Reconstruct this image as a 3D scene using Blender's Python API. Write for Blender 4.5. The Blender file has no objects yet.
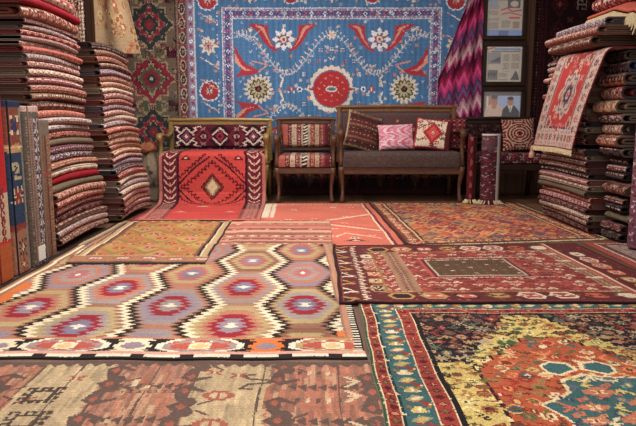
import bpy, math, random
import numpy as np
from mathutils import Vector

SC = bpy.context.scene
COL = SC.collection
PI = math.pi

# ------------------------------------------------------------------ camera
CAM_H = 0.84; FPX = 620.0; TH = math.atan(95 / FPX)
cd = bpy.data.cameras.new('camera'); cam = bpy.data.objects.new('camera', cd); COL.objects.link(cam)
cd.sensor_width = 36; cd.lens = 36 * FPX / 636; cd.clip_start = .02
cam.location = (0, 0, CAM_H); cam.rotation_euler = (PI / 2 - TH, 0, 0)
SC.camera = cam
# ------------------------------------------------------------------ world, light, exposure
w = bpy.data.worlds.new('world'); SC.world = w; w.use_nodes = True
w.node_tree.nodes['Background'].inputs[0].default_value = (1, .93, .86, 1)
w.node_tree.nodes['Background'].inputs[1].default_value = .42
def area(name, loc, rot, sx, sy, power, color):
    l = bpy.data.lights.new(name, 'AREA'); l.shape = 'RECTANGLE'; l.size = sx; l.size_y = sy
    l.energy = power; l.color = color
    o = bpy.data.objects.new(name, l); o.location = loc; o.rotation_euler = rot; COL.objects.link(o); return o
LAMPS = [(-.2, 1.5, 42), (-.7, 3.2, 50), (-.9, 5.0, 58), (.8, 4.8, 22)]
for lx, ly, p in LAMPS:
    area('ceiling_lamp_light', (lx, ly, 2.80), (0, 0, 0), .9, .5, p, (1, .94, .88))
# fill light added behind the camera, as if from an open shop front
area('front_fill_light', (0, -1.6, 1.7), (PI / 2, 0, 0), 4.2, 2.2, 60, (1, .96, .93))
vs = SC.view_settings
vs.view_transform = 'Standard'; vs.look = 'None'; vs.gamma = 1; vs.exposure = 0.08; vs.use_curve_mapping = False

# ------------------------------------------------------------------ helpers
def ray(px, py):
    a = (px - 318) / FPX; b = (213 - py) / FPX
    return a, b * math.sin(TH) + math.cos(TH), b * math.cos(TH) - math.sin(TH)
def at(px, py, Y):
    r = ray(px, py); t = Y / r[1]; return (r[0] * t, CAM_H + r[2] * t)

def C(*c):
    return np.array(c, float) / 255.0
WHITE = C(220, 208, 184)

class Cv:
    """a woven design, laid out in metres: x across, y along"""
    def __init__(s, W, H, cell, base, seed=1):
        s.W, s.H, s.c = W, H, cell
        s.nx = max(1, int(round(W / cell))); s.ny = max(1, int(round(H / cell)))
        s.cx = W / s.nx; s.cy = H / s.ny
        x = (np.arange(s.nx) + .5) * s.cx; y = (np.arange(s.ny) + .5) * s.cy
        s.X, s.Y = np.meshgrid(x, y)
        s.im = np.zeros((s.ny, s.nx, 3)) + np.array(base)
        s.r = np.random.RandomState(seed)
    def win(s, x0, y0, x1, y1):
        a = max(0, int(x0 / s.cx)); b = min(s.nx, int(x1 / s.cx) + 2)
        c = max(0, int(y0 / s.cy)); d = min(s.ny, int(y1 / s.cy) + 2)
        if a >= b or c >= d: return None
        sl = (slice(c, d), slice(a, b)); return sl, s.X[sl], s.Y[sl]
    def put(s, m, c): s.im[m] = c
    def _p(s, w, m, c): s.im[w[0]][m] = c
    def rect(s, x0, y0, x1, y1, c):
        w = s.win(x0, y0, x1, y1)
        if w: s._p(w, (w[1] >= x0) & (w[1] < x1) & (w[2] >= y0) & (w[2] < y1), c)
    def frame(s, d0, d1, c):
        d = np.minimum(np.minimum(s.X, s.W - s.X), np.minimum(s.Y, s.H - s.Y))
        s.im[(d >= d0) & (d < d1)] = c
    def ell(s, cx, cy, rx, ry, c, r0=0):
        w = s.win(cx - rx, cy - ry, cx + rx, cy + ry)
        if w:
            q = ((w[1] - cx) / rx) ** 2 + ((w[2] - cy) / ry) ** 2
            s._p(w, (q <= 1) & (q >= r0 * r0), c)
    def dia(s, cx, cy, rx, ry, c, step=0, r0=0):
        w = s.win(cx - rx, cy - ry, cx + rx, cy + ry)
        if w:
            u = np.abs(w[1] - cx); v = np.abs(w[2] - cy)
            if step: v = np.floor(v / step) * step
            q = u / rx + v / ry
            s._p(w, (q <= 1) & (q >= r0), c)
    def hexa(s, cx, cy, rx, ry, c, flat=.5, r0=0):
        w = s.win(cx - rx, cy - ry, cx + rx, cy + ry)
        if w:
            u = np.abs(w[1] - cx) / rx; v = np.abs(w[2] - cy) / ry
            q = np.maximum(v, (u + v * (1 - flat)))
            s._p(w, (q <= 1) & (q >= r0), c)
    def flower(s, cx, cy, R, n, dep, c, rot=0, r0=0):
        w = s.win(cx - R * 1.1, cy - R * 1.1, cx + R * 1.1, cy + R * 1.1)
        if w:
            u = w[1] - cx; v = w[2] - cy; r = np.hypot(u, v); t = np.arctan2(v, u)
            s._p(w, (r <= R * (1 - dep + dep * np.cos(n * (t + rot)))) & (r >= r0), c)
    def poly(s, pts, c):
        xs = [p[0] for p in pts]; ys = [p[1] for p in pts]
        w = s.win(min(xs), min(ys), max(xs), max(ys))
        if not w: return
        m = np.zeros(w[1].shape, bool); n = len(pts)
        for i in range(n):
            x0, y0 = pts[i]; x1, y1 = pts[(i + 1) % n]
            if y0 == y1: continue
            cr = ((w[2] < y0) != (w[2] < y1)) & (w[1] < (x1 - x0) * (w[2] - y0) / (y1 - y0) + x0)
            m ^= cr
        s._p(w, m, c)
    def line(s, pts, wd, c):
        for (x0, y0), (x1, y1) in zip(pts, pts[1:]):
            w = s.win(min(x0, x1) - wd, min(y0, y1) - wd, max(x0, x1) + wd, max(y0, y1) + wd)
            if not w: continue
            dx, dy = x1 - x0, y1 - y0; L = dx * dx + dy * dy + 1e-12
            t = np.clip(((w[1] - x0) * dx + (w[2] - y0) * dy) / L, 0, 1)
            s._p(w, np.hypot(w[1] - x0 - t * dx, w[2] - y0 - t * dy) <= wd / 2, c)
    def spr(s, cx, cy, px, rows, pal, fx=False, fy=False, rot=False, py=None):
        py = py or px
        if rot: rows = [''.join(r[i] for r in rows) for i in range(len(rows[0]))]
        n = len(rows); m = len(rows[0])
        w = s.win(cx - m * px / 2, cy - n * py / 2, cx + m * px / 2, cy + n * py / 2)
        if not w: return
        i = np.floor((w[1] - cx) / px + m / 2).astype(int); j = np.floor((cy - w[2]) / py + n / 2).astype(int)
        if fx: i = m - 1 - i
        if fy: j = n - 1 - j
        ok = (i >= 0) & (i < m) & (j >= 0) & (j < n)
        A = np.array([[ord(ch) for ch in r] for r in rows])
        v = A[np.clip(j, 0, n - 1), np.clip(i, 0, m - 1)]
        for ch, c in pal.items():
            s._p(w, ok & (v == ord(ch)), c)
    def light(s, k): s.im = s.im * k; return s
    def wear(s, a=.05, row=.02, mixp=.20, sat=.86):
        # knots of neighbouring colours stray into each other, dyes are never pure
        jy = np.clip(np.arange(s.ny)[:, None] + s.r.randint(-1, 2, (s.ny, s.nx)) * (s.r.rand(s.ny, s.nx) < mixp), 0, s.ny - 1)
        jx = np.clip(np.arange(s.nx)[None, :] + s.r.randint(-1, 2, (s.ny, s.nx)) * (s.r.rand(s.ny, s.nx) < mixp), 0, s.nx - 1)
        s.im = s.im[jy, jx]
        g = s.im.mean(2, keepdims=True); s.im = g + (s.im - g) * sat
        s.im += s.r.uniform(-.018, .018, s.im.shape)
        s.im *= 1 + s.r.uniform(-a, a, (s.ny, s.nx, 1)) + s.r.uniform(-row, row, (s.ny, 1, 1))
        k = s.r.uniform(-1, 1, (max(2, int(s.H / .15)), max(2, int(s.W / .15))))
        iy = (np.arange(s.ny) * (k.shape[0] - 1) / s.ny); ix = (np.arange(s.nx) * (k.shape[1] - 1) / s.nx)
        y0 = iy.astype(int); x0 = ix.astype(int); fy = (iy - y0)[:, None]; fx = (ix - x0)[None]
        n = (k[y0][:, x0] * (1 - fy) * (1 - fx) + k[y0 + 1][:, x0] * fy * (1 - fx)
             + k[y0][:, x0 + 1] * (1 - fy) * fx + k[y0 + 1][:, x0 + 1] * fy * fx)
        s.im *= 1 + n[..., None] * .06
        s.im = np.clip(s.im, 0, 1); return s

# sprites
FLW = ["...a...", ".aabaa.", ".abcba.", "aabcbaa", ".abcba.", ".aabaa.", "...a..."]
BOT = ["..aaa..", ".abbba.", "abbcbba", "abcccba", "abbcba.", ".abba..", "..aa...", "...aa.."]
HOOK = ["aaaa..a", "a..a..a", "a.....a", "aaaaaaa", "a.....a", "a..a..a", "a..aaaa"]
STAR = ["a..a..a", ".a.a.a.", "..aba..", "aabbbaa", "..aba..", ".a.a.a.", "a..a..a"]
XX = ["aa...aa", ".aa.aa.", "..aba..", ".aa.aa.", "aa...aa"]
BIRD = ["...aa....", "..aaba...", "aaabbaaaa", ".aabbbbaa", "..aaaaa..", "...a.a..."]
TRI = ["....a....", "...aaa...", "..aabaa..", ".aabbbaa.", "aaaaaaaaa"]
LEAF = ["a.......a", "aa..a..aa", ".aa.a.aa.", "..aaaaa..", "...aaa...", "....a...."]

def lin(a):
    return a

MATS = {}
def N(nt, t, **k):
    n = nt.nodes.new(t)
    for a, b in k.items(): setattr(n, a, b)
    return n
def base_mat(name):
    m = bpy.data.materials.new(name); m.use_nodes = True
    nt = m.node_tree; b = nt.nodes['Principled BSDF']; return m, nt, b
def woven(name, scale=260, bump=.35, rough=.95):
    m, nt, b = base_mat(name)
    a = N(nt, 'ShaderNodeAttribute', attribute_name='Col')
    tc = N(nt, 'ShaderNodeTexCoord')
    nz = N(nt, 'ShaderNodeTexNoise'); nz.inputs['Scale'].default_value = scale; nz.inputs['Detail'].default_value = 2
    nt.links.new(tc.outputs['Object'], nz.inputs['Vector'])
    mr = N(nt, 'ShaderNodeMapRange'); mr.inputs['From Min'].default_value = .3; mr.inputs['From Max'].default_value = .7
    mr.inputs['To Min'].default_value = .82; mr.inputs['To Max'].default_value = 1.12
    nt.links.new(nz.outputs['Fac'], mr.inputs['Value'])
    mx = N(nt, 'ShaderNodeVectorMath', operation='SCALE')
    nt.links.new(a.outputs['Color'], mx.inputs[0]); nt.links.new(mr.outputs[0], mx.inputs['Scale'])
    nt.links.new(mx.outputs[0], b.inputs['Base Color'])
    b.inputs['Roughness'].default_value = rough; b.inputs['Specular IOR Level'].default_value = .15
    bp = N(nt, 'ShaderNodeBump'); bp.inputs['Strength'].default_value = bump; bp.inputs['Distance'].default_value = .002
    nt.links.new(nz.outputs['Fac'], bp.inputs['Height']); nt.links.new(bp.outputs[0], b.inputs['Normal'])
    return m
M_KILIM = woven('flatwoven_wool', 300, .25)
M_PILE = woven('knotted_pile_wool', 220, .5)
M_FOLD = woven('folded_wool', 160, .5)
M_PRINT = woven('printed_paper', 400, .0, .5)

def tolin(c):
    return tuple(((x / 12.92) if x <= .04045 else ((x + .055) / 1.055) ** 2.4) for x in c)
def solid(name, rgb, rough=.8, noise=.15, scale=60, metal=0, stretch=(1, 1, 1), spec=.3, bump=.0):
    if name in MATS: return MATS[name]
    m, nt, b = base_mat(name)
    c = tolin([x / 255 for x in rgb])
    tc = N(nt, 'ShaderNodeTexCoord'); mp = N(nt, 'ShaderNodeMapping'); mp.inputs['Scale'].default_value = stretch
    nz = N(nt, 'ShaderNodeTexNoise'); nz.inputs['Scale'].default_value = scale; nz.inputs['Detail'].default_value = 4
    nt.links.new(tc.outputs['Object'], mp.inputs[0]); nt.links.new(mp.outputs[0], nz.inputs['Vector'])
    cr = N(nt, 'ShaderNodeValToRGB')
    cr.color_ramp.elements[0].position = .3; cr.color_ramp.elements[1].position = .7
    cr.color_ramp.elements[0].color = (*[x * (1 - noise) for x in c], 1)
    cr.color_ramp.elements[1].color = (*[min(1, x * (1 + noise)) for x in c], 1)
    nt.links.new(nz.outputs['Fac'], cr.inputs[0]); nt.links.new(cr.outputs[0], b.inputs['Base Color'])
    b.inputs['Roughness'].default_value = rough; b.inputs['Metallic'].default_value = metal
    b.inputs['Specular IOR Level'].default_value = spec
    if bump:
        bp = N(nt, 'ShaderNodeBump'); bp.inputs['Strength'].default_value = bump; bp.inputs['Distance'].default_value = .003
        nt.links.new(nz.outputs['Fac'], bp.inputs['Height']); nt.links.new(bp.outputs[0], b.inputs['Normal'])
    MATS[name] = m; return m

WOOD = solid('dark_walnut_wood', (84, 54, 38), .45, .35, 14, stretch=(1, 1, 8))
WOODL = solid('brown_beech_wood', (116, 78, 52), .42, .3, 14, stretch=(8, 1, 1))
GOLD = solid('gilded_olive_wood', (138, 112, 66), .4, .3, 18, stretch=(1, 1, 6), metal=.15)
DARKWOOD = solid('blackened_wood', (46, 31, 25), .4, .3, 14)
FRINGE = solid('cotton_fringe', (196, 178, 142), .9, .25, 90)
FRINGE_D = solid('dark_fringe', (38, 30, 28), .9, .25, 90)

def tag(o, label=None, cat=None, group=None, kind=None):
    if label: o['label'] = label
    if cat: o['category'] = cat
    if group: o['group'] = group
    if kind: o['kind'] = kind
    return o
def empty(name, loc, label, cat, group=None):
    o = bpy.data.objects.new(name, None); o.empty_display_size = .1; COL.objects.link(o)
    o.location = loc; tag(o, label, cat, group); return o
def link(name, me, mat, parent=None):
    o = bpy.data.objects.new(name, me); COL.objects.link(o)
    if mat and not me.materials: me.materials.append(mat)
    if parent:
        o.parent = parent; o.matrix_parent_inverse.identity()
        off = Vector(parent.location)
        p = parent.parent
        while p: off += Vector(p.location); p = p.parent
        o.location = (0, 0, 0)
        # geometry is written in world coordinates: shift it to the parent's frame
        n = len(me.vertices); a = np.zeros(n * 3, np.float32); me.vertices.foreach_get('co', a)
        a = a.reshape(-1, 3) - np.array(off); me.vertices.foreach_set('co', a.astype(np.float32).ravel()); me.update()
    return o
def mesh_np(name, V, F, cols=None, smooth=False):
    """V (n,3), F (m,4) quads, cols (m,3) sRGB per face"""
    me = bpy.data.meshes.new(name)
    V = np.asarray(V, np.float32); F = np.asarray(F, np.int32)
    me.vertices.add(len(V)); me.vertices.foreach_set('co', V.ravel())
    me.loops.add(F.size); me.loops.foreach_set('vertex_index', F.ravel())
    me.polygons.add(len(F)); me.polygons.foreach_set('loop_start', np.arange(0, F.size, 4, dtype=np.int32))
    me.polygons.foreach_set('loop_total', np.full(len(F), 4, np.int32))
    if smooth: me.polygons.foreach_set('use_smooth', np.ones(len(F), bool))
    me.update(calc_edges=True)
    if cols is not None:
        at_ = me.color_attributes.new('Col', 'BYTE_COLOR', 'CORNER')
        c = np.ones((len(F), 4, 4), np.float32); c[:, :, :3] = np.clip(cols, 0, 1)[:, None, :]
        at_.data.foreach_set('color_srgb', c.ravel())
    return me
def pyd(name, V, F, smooth=False):
    me = bpy.data.meshes.new(name); me.from_pydata([tuple(v) for v in V], [], [tuple(f) for f in F]); me.update()
    if smooth: me.polygons.foreach_set('use_smooth', np.ones(len(F), bool))
    return me
def grid_faces(nx, ny, off=0):
    i = np.arange(nx)[None]; j = np.arange(ny)[:, None]; a = j * (nx + 1) + i + off
    return np.stack([a, a + 1, a + nx + 2, a + nx + 1], -1).reshape(-1, 4)

class Geo:
    def __init__(s): s.V = []; s.F = []
    def box(s, x0, y0, z0, x1, y1, z1, b=.004):
        b = min(b, (x1 - x0) / 2.5, (y1 - y0) / 2.5, (z1 - z0) / 2.5); o = len(s.V); idx = {}
        for X in (0, 1):
            for Y in (0, 1):
                for Z in (0, 1):
                    for a in range(3):
                        p = [(x0, x1)[X], (y0, y1)[Y], (z0, z1)[Z]]
                        for k, q in enumerate((X, Y, Z)):
                            if k != a: p[k] += b * (1 - 2 * q)
                        idx[(X, Y, Z, a)] = len(s.V); s.V.append(p)
        def q(*k): s.F.append([idx[i] for i in k])
        for v, a in ((0, 0), (1, 0)):
            q((v, 0, 0, 0), (v, 1, 0, 0), (v, 1, 1, 0), (v, 0, 1, 0)); q((0, v, 0, 1), (1, v, 0, 1), (1, v, 1, 1), (0, v, 1, 1)); q((0, 0, v, 2), (1, 0, v, 2), (1, 1, v, 2), (0, 1, v, 2))
        for u in (0, 1):
            for v in (0, 1):
                q((u, v, 0, 0), (u, v, 1, 0), (u, v, 1, 1), (u, v, 0, 1))
                q((u, 0, v, 0), (u, 1, v, 0), (u, 1, v, 2), (u, 0, v, 2))
                q((0, u, v, 1), (1, u, v, 1), (1, u, v, 2), (0, u, v, 2))
                for z in (0, 1): q((u, v, z, 0), (u, v, z, 1), (u, v, z, 2))
        return s
    def sweep(s, pts, rad, n=10, up=(1, 0, 0), sq=2.0):
        """rad: (ra, rb) per point: half sizes along `up` side vector and across; superelliptic section"""
        pts = [Vector(p) for p in pts]; o = len(s.V); up = Vector(up); m = len(pts)
        for i, p in enumerate(pts):
            t = (pts[min(i + 1, m - 1)] - pts[max(i - 1, 0)]).normalized()
            a = (up - t * up.dot(t)).normalized(); b = t.cross(a)
            ra, rb = rad[i] if isinstance(rad, list) else rad
            for k in range(n):
                th = 2 * PI * k / n; c, d = math.cos(th), math.sin(th)
                c = math.copysign(abs(c) ** (2 / sq), c); d = math.copysign(abs(d) ** (2 / sq), d)
                s.V.append(list(p + a * c * ra + b * d * rb))
        for i in range(m - 1):
            for k in range(n):
                k2 = (k + 1) % n; s.F.append([o + i * n + k, o + i * n + k2, o + (i + 1) * n + k2, o + (i + 1) * n + k])
        s.F.append([o + k for k in range(n)][::-1]); s.F.append([o + (m - 1) * n + k for k in range(n)])
        return s
    def lathe(s, cx, cy, prof, n=20):
        o = len(s.V); m = len(prof)
        for r, z in prof:
            for k in range(n):
                s.V.append([cx + r * math.cos(2 * PI * k / n), cy + r * math.sin(2 * PI * k / n), z])
        for i in range(m - 1):
            for k in range(n):
                k2 = (k + 1) % n; s.F.append([o + i * n + k, o + i * n + k2, o + (i + 1) * n + k2, o + (i + 1) * n + k])
        s.F.append([o + k for k in range(n)][::-1]); s.F.append([o + (m - 1) * n + k for k in range(n)])
        return s
    def out(s, name, mat, parent=None, smooth=False):
        return link(name, pyd(name, s.V, s.F, smooth), mat, parent)

# ================================================================== STRUCTURE
def struct(name, g, mat):
    o = g.out(name, mat); o['kind'] = 'structure'; return o
def planks(name, rgb, vertical, wd=.12, rough=.6):
    m, nt, b = base_mat(name)
    tc = N(nt, 'ShaderNodeTexCoord'); sp = N(nt, 'ShaderNodeSeparateXYZ'); nt.links.new(tc.outputs['Object'], sp.inputs[0])
    dv = N(nt, 'ShaderNodeMath', operation='DIVIDE'); dv.inputs[1].default_value = wd; nt.links.new(sp.outputs['X'], dv.inputs[0])
    fl = N(nt, 'ShaderNodeMath', operation='FLOOR'); nt.links.new(dv.outputs[0], fl.inputs[0])
    fr = N(nt, 'ShaderNodeMath', operation='FRACT'); nt.links.new(dv.outputs[0], fr.inputs[0])
    wn = N(nt, 'ShaderNodeTexWhiteNoise', noise_dimensions='1D'); nt.links.new(fl.outputs[0], wn.inputs['W'])
    mp = N(nt, 'ShaderNodeMapping'); mp.inputs['Scale'].default_value = (30, 2 if vertical != 1 else 30, 2)
    nt.links.new(tc.outputs['Object'], mp.inputs[0])
    nz = N(nt, 'ShaderNodeTexNoise'); nz.inputs['Scale'].default_value = 1.5; nz.inputs['Detail'].default_value = 5; nt.links.new(mp.outputs[0], nz.inputs['Vector'])
    ad = N(nt, 'ShaderNodeMath', operation='ADD'); nt.links.new(nz.outputs['Fac'], ad.inputs[0])
    m2 = N(nt, 'ShaderNodeMath', operation='MULTIPLY'); m2.inputs[1].default_value = .5; nt.links.new(wn.outputs['Value'], m2.inputs[0]); nt.links.new(m2.outputs[0], ad.inputs[1])
    cr = N(nt, 'ShaderNodeValToRGB'); c = tolin([x / 255 for x in rgb])
    cr.color_ramp.elements[0].position = .3; cr.color_ramp.elements[0].color = (*[x * .55 for x in c], 1)
    cr.color_ramp.elements[1].position = 1.1 if False else 1.0; cr.color_ramp.elements[1].color = (*[x * 1.4 for x in c], 1)
    nt.links.new(ad.outputs[0], cr.inputs[0])
    gt = N(nt, 'ShaderNodeMath', operation='GREATER_THAN'); gt.inputs[1].default_value = .04; nt.links.new(fr.outputs[0], gt.inputs[0])
    mx = N(nt, 'ShaderNodeMix', data_type='RGBA'); nt.links.new(gt.outputs[0], mx.inputs['Factor'])
    mx.inputs[6].default_value = (*[x * .15 for x in c], 1); nt.links.new(cr.outputs[0], mx.inputs[7])
    nt.links.new(mx.outputs[2], b.inputs['Base Color']); b.inputs['Roughness'].default_value = rough
    return m
FLOORM = planks('worn_floorboards', (96, 66, 46), 0)
WALLM = planks('brown_wall_panelling', (92, 60, 40), 1, .19)
PLAST = solid('aged_plaster', (120, 104, 90), .9, .12, 6)
XL, XR, YB, ZC = -2.75, 3.35, 6.98, 2.95
struct('floor', Geo().box(XL - .1, -2, -.1, XR + .1, YB + .1, 0, .001), FLOORM)
struct('wall_back', Geo().box(XL - .1, YB, 0, XR + .1, YB + .1, ZC, .001), WALLM)
struct('wall_left', Geo().box(XL - .1, -2, 0, XL, YB, ZC, .001), PLAST)
struct('wall_right', Geo().box(XR, -2, 0, XR + .1, YB, ZC, .001), PLAST)
struct('ceiling', Geo().box(XL - .1, -2, ZC, XR + .1, YB + .1, ZC + .1, .001), PLAST)
# broad wooden post that carries the picture frames
struct('trim_1', Geo().box(1.76, YB - .07, 0, 2.34, YB - .001, 2.6, .006), WALLM)

def emis(name, rgb, s):
    m, nt, b = base_mat(name); b.inputs['Emission Color'].default_value = (*rgb, 1); b.inputs['Emission Strength'].default_value = s
    b.inputs['Base Color'].default_value = (.8, .8, .8, 1); return m
EM = emis('lit_diffuser', (1, .93, .84), 3)
WHT = solid('white_enamel', (210, 205, 198), .5, .03)
for k, (lx, ly, p) in enumerate(LAMPS):
    r = empty('ceiling_lamp', (lx, ly, ZC), 'white rectangular ceiling lamp, number %s from the shop front' % ['one', 'two', 'four', 'three'][k], 'ceiling lamp', 'ceiling lamps')
    Geo().box(lx - .5, ly - .3, ZC - .08, lx + .5, ly + .3, ZC - .001, .01).out('housing', WHT, r)
    Geo().box(lx - .45, ly - .25, ZC - .095, lx + .45, ly + .25, ZC - .081, .004).out('diffuser', EM, r)

# ================================================================== FLOOR RUGS
PLACED = []      # (quad, thickness function)
def sd_quad(q, X, Y):
    """signed distance-ish (positive inside) to a convex quad a,b,c,d counter-clockwise"""
    d = np.full(X.shape, 1e9)
    for i in range(4):
        x0, y0 = q[i]; x1, y1 = q[(i + 1) % 4]; L = math.hypot(x1 - x0, y1 - y0)
        d = np.minimum(d, ((x1 - x0) * (Y - y0) - (y1 - y0) * (X - x0)) / L)
    return d
def floor_rug(name, q, cv, label, mat=M_KILIM, t=.006, cat='rug', fringe=None, curl=0):
    """q: near-left, near-right, far-right, far-left corners; design x runs left-right, y runs near-far"""
    nx, ny = cv.nx, cv.ny
    u = np.linspace(0, 1, nx + 1)[None, :]; v = np.linspace(0, 1, ny + 1)[:, None]
    P = lambda k: ((1 - u) * (1 - v) * q[0][k] + u * (1 - v) * q[1][k] + u * v * q[2][k] + (1 - u) * v * q[3][k])
    rr = random.Random(len(label) + nx); a1, a2, a3 = [rr.uniform(0, 6) for _ in range(3)]
    X = P(0); Y = P(1)
    ex = .003 * np.sin(Y * 7 + a1) + .002 * np.sin(Y * 17 + a2)
    ey = .004 * np.sin(X * 6 + a3) + .003 * np.sin(X * 19 + a1)
    X = X + ex; Y = Y + ey
    before = list(PLACED)
    def lo(x, y, pl=before):
        z = np.zeros(x.shape) + .0006
        for qq, tt, ll in pl:
            d = sd_quad(qq, x, y); m = d > -.05
            if not m.any(): continue
            s = np.clip((d[m] + .05) / .045, 0, 1); s = s * s * (3 - 2 * s)
            z[m] = np.maximum(z[m], s * (ll(x[m], y[m]) + tt + .0008))
        return z
    zb = lo(X, Y); zt = zb + t
    n = (nx + 1) * (ny + 1)
    V = [np.stack([X, Y, zt], -1).reshape(-1, 3)]
    F = [grid_faces(nx, ny)]; Cc = [cv.im.reshape(-1, 3)]
    # skirt and underside
    ring = [(0, i) for i in range(nx)] + [(j, nx) for j in range(ny)] + [(ny, i) for i in range(nx, 0, -1)] + [(j, 0) for j in range(ny, 0, -1)]
    ri = np.array([j * (nx + 1) + i for j, i in ring]); m = len(ri)
    bv = V[0][ri].copy(); bv[:, 2] = zb.reshape(-1)[ri]
    V.append(bv); k = np.arange(m); k2 = (k + 1) % m
    F.append(np.stack([n + k, n + k2, ri[k2], ri[k]], -1))
    edge = cv.im[min(2, ny - 1), :, :].mean(0) * .7
    Cc.append(np.tile(edge, (m, 1)))
    me = mesh_np(name, np.concatenate(V), np.concatenate(F), np.concatenate(Cc))
    PLACED.append((q, t, lo))
    if fringe:
        root = empty(name, (q[0][0], q[0][1], 0), label, cat)
        link('woven_field', me, mat, root)
        for side in fringe[0]:
            a, b = {'near': (q[0], q[1]), 'far': (q[3], q[2]), 'left': (q[0], q[3]), 'right': (q[1], q[2])}[side]
            dx, dy = b[0] - a[0], b[1] - a[1]; L = math.hypot(dx, dy); nxn, nyn = dy / L, -dx / L
            if side in ('far', 'left'): nxn, nyn = -nxn, -nyn
            Vf = []; Ff = []; k = int(L / .012); fl = fringe[1]
            for i in range(k):
                s0 = (i + .15) / k; sw = .0045 / L; le = fl * rr.uniform(.7, 1.1); sl = rr.uniform(-.012, .012)
                x0 = a[0] + dx * s0; y0 = a[1] + dy * s0
                zz = float(lo(np.array([x0 + nxn * .03]), np.array([y0 + nyn * .03]))[0])
                zq = max(zz, float(lo(np.array([x0 - nxn * .01]), np.array([y0 - nyn * .01]))[0]))
                p = [(x0 - nxn * .008, y0 - nyn * .008, zq + .004), (x0 + dx * sw * 2 - nxn * .008, y0 + dy * sw * 2 - nyn * .008, zq + .004),
                     (x0 + dx * sw * 2 + nxn * le + dx / L * sl, y0 + dy * sw * 2 + nyn * le + dy / L * sl, zz + .002), (x0 + nxn * le + dx / L * sl, y0 + nyn * le + dy / L * sl, zz + .002)]
                o = len(Vf); Vf += p + [(c_[0], c_[1], c_[2] + .003) for c_ in p]
                Ff += [(o, o + 3, o + 2, o + 1), (o + 4, o + 5, o + 6, o + 7), (o, o + 1, o + 5, o + 4), (o + 1, o + 2, o + 6, o + 5), (o + 2, o + 3, o + 7, o + 6), (o + 3, o, o + 4, o + 7)]
            link('fringe', pyd('fringe', Vf, Ff), fringe[2], root)
        return root
    return tag(link(name, me, mat), label, cat)

def tri(a): return np.abs((a % 1) - .5) * 2      # 1 at integers, 0 at halves

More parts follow.
